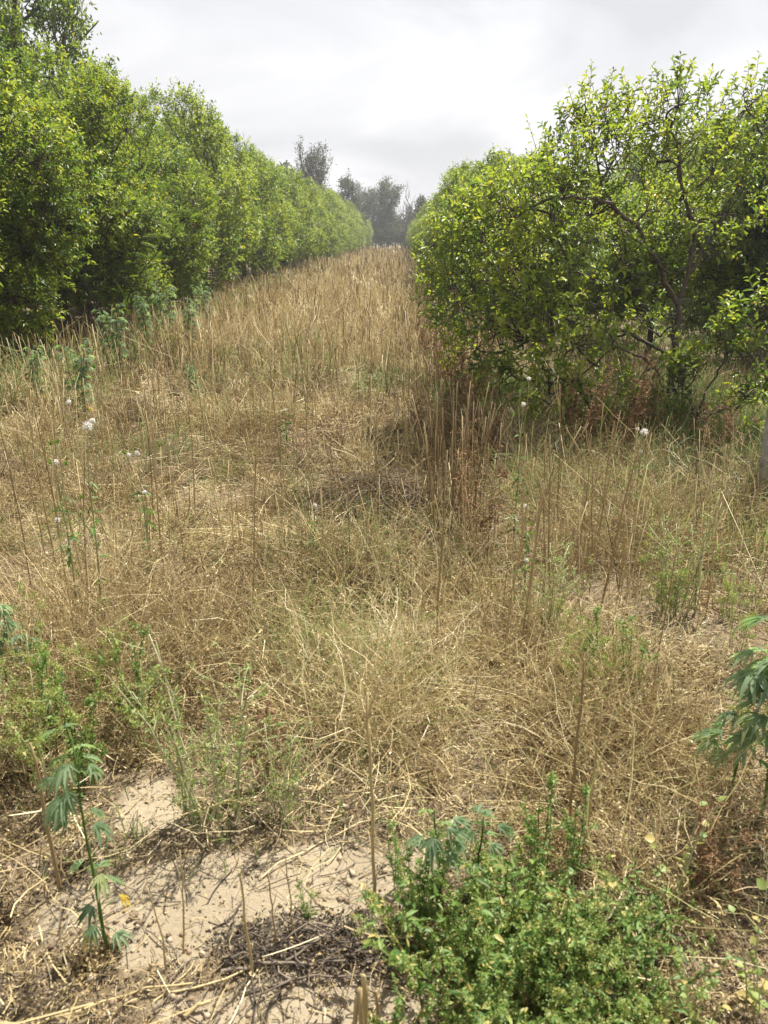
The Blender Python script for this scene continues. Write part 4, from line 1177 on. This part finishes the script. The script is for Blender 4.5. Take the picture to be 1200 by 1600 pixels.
stick(1120, 1590, .3, .008, .5, "thick tan fallen stalk in the lower right corner", 'straw', .45, seed=12)

# dark twig heap
rr_ = np.random.default_rng(650)
g = Geo(); n = 230
r = np.sqrt(rr_.random(n)); ph = rr_.uniform(0, 6.283, n)
A = np.stack([r * np.cos(ph) * .24, r * np.sin(ph) * .09, .035 * (1 - r ** 2) * rr_.random(n)], 1)
d = nrm(rr_.normal(size=(n, 3)) * np.array([1.4, .6, .14])); B = A + d * (.02 + .16 * rr_.random(n) ** 2)[:, None]; B[:, 2] = np.clip(B[:, 2], .003, .06)
tubes(g, curve_between(A, B, 5, rr_.normal(size=(n, 3)) * .008, rr_, .04), (.0006 + .0032 * rr_.random(n) ** 3)[:, None], 4, np.clip(rr_.normal(.34, .22, n), 0, 1), rr_)
nn = 1500; r = np.sqrt(rr_.random(nn)); ph = rr_.uniform(0, 6.283, nn)
stamp(g, LITE, np.stack([r * np.cos(ph) * .26, r * np.sin(ph) * .10, .02 * rr_.random(nn)], 1), rr_.normal(size=(nn, 3)), rr_.normal(size=(nn, 3)), rr_.uniform(.004, .016, nn), .006, .006, np.clip(rr_.normal(.24, .18, nn), 0, 1))
c = G(490, 1490)
o = g.obj("twig_heap", M['dead'], smooth=False); o.location = (c[0], c[1], float(hgt(c[0], c[1]))); tag(o, "dark heap of broken twigs and crumbs on the bare soil", "twig heap")

# twig litter in foreground
g = Geo()
x, y = sample_field(2600, .95, 2.0, bare_k=.6); n = len(x)
ph = rs.uniform(0, 6.283, n); d = np.stack([np.cos(ph), np.sin(ph), rs.normal(0, .12, n)], 1)
A = pts(x, y, .004); B = A + d * rs.uniform(.02, .12, n)[:, None]; B[:, 2] = np.maximum(B[:, 2], hgt(B[:, 0], B[:, 1]) + .003)
tubes(g, curve_between(A, B, 4, rs.normal(size=(n, 3)) * .006, rs), rs.uniform(.0008, .0022, n)[:, None], 3, np.clip(rs.normal(.4, .3, n), 0, 1), rs)
tag(g.obj("twig_litter", M['dead'], smooth=False), "dark broken twigs scattered on the foreground soil", "twigs", None, 'stuff')

# grey concrete post at the right edge
def post():
    c = G(1196, 785)
    g = Geo()
    nseg = 14
    zs = np.linspace(-.15, 1.25, nseg)
    rng = np.random.default_rng(9)
    prof = np.array([[-1, -.8], [-.8, -1], [.8, -1], [1, -.8], [1, .8], [.8, 1], [-.8, 1], [-1, .8]])
    V = []
    for i, z in enumerate(zs):
        w_ = .058 - .008 * (z / 1.25)
        V.append(np.c_[prof * w_ + rng.normal(0, .0015, prof.shape), np.full(8, z)])
    V = np.array(V).reshape(-1, 3)
    F = [[i * 8 + j, i * 8 + (j + 1) % 8, (i + 1) * 8 + (j + 1) % 8, (i + 1) * 8 + j] for i in range(nseg - 1) for j in range(8)]
    top = (nseg - 1) * 8
    g.add(V, f4=F, f3=[[top, top + q, top + q + 1] for q in range(1, 7)], tint=.5)
    o = g.obj("concrete_post", M['concrete'], smooth=False)
    o.location = (c[0], c[1], float(hgt(c[0], c[1]))); o.rotation_euler = (0, R(-1.5), R(12))
    tag(o, "grey weathered concrete post leaning at the right edge", "post")
post()

# ------------------------------------------------------------------ haze: one closed box of thin air
def haze():
    me = bpy.data.meshes.new("haze")
    x0, x1, y0, y1, z0, z1 = -425, 425, -45, 430, -1.3, 14.5
    v = [(x, y, z) for z in (z0, z1) for y in (y0, y1) for x in (x0, x1)]
    f = [(0, 2, 3, 1), (4, 5, 7, 6), (0, 1, 5, 4), (1, 3, 7, 5), (3, 2, 6, 7), (2, 0, 4, 6)]
    me.from_pydata(v, [], f); me.update()
    m = bpy.data.materials.new("hazy_air"); m.use_nodes = True
    t = m.node_tree; t.nodes.clear()
    o = t.nodes.new("ShaderNodeOutputMaterial"); p = t.nodes.new("ShaderNodeVolumePrincipled")
    p.inputs['Color'].default_value = (.90, .92, .96, 1); p.inputs['Density'].default_value = .0012
    p.inputs['Anisotropy'].default_value = .45
    t.links.new(p.outputs[0], o.inputs['Volume'])
    me.materials.append(m)
    ob = bpy.data.objects.new("haze", me); COL.objects.link(ob)
    tag(ob, "thin pale haze in the air over the field", "haze", None, 'stuff')
haze()
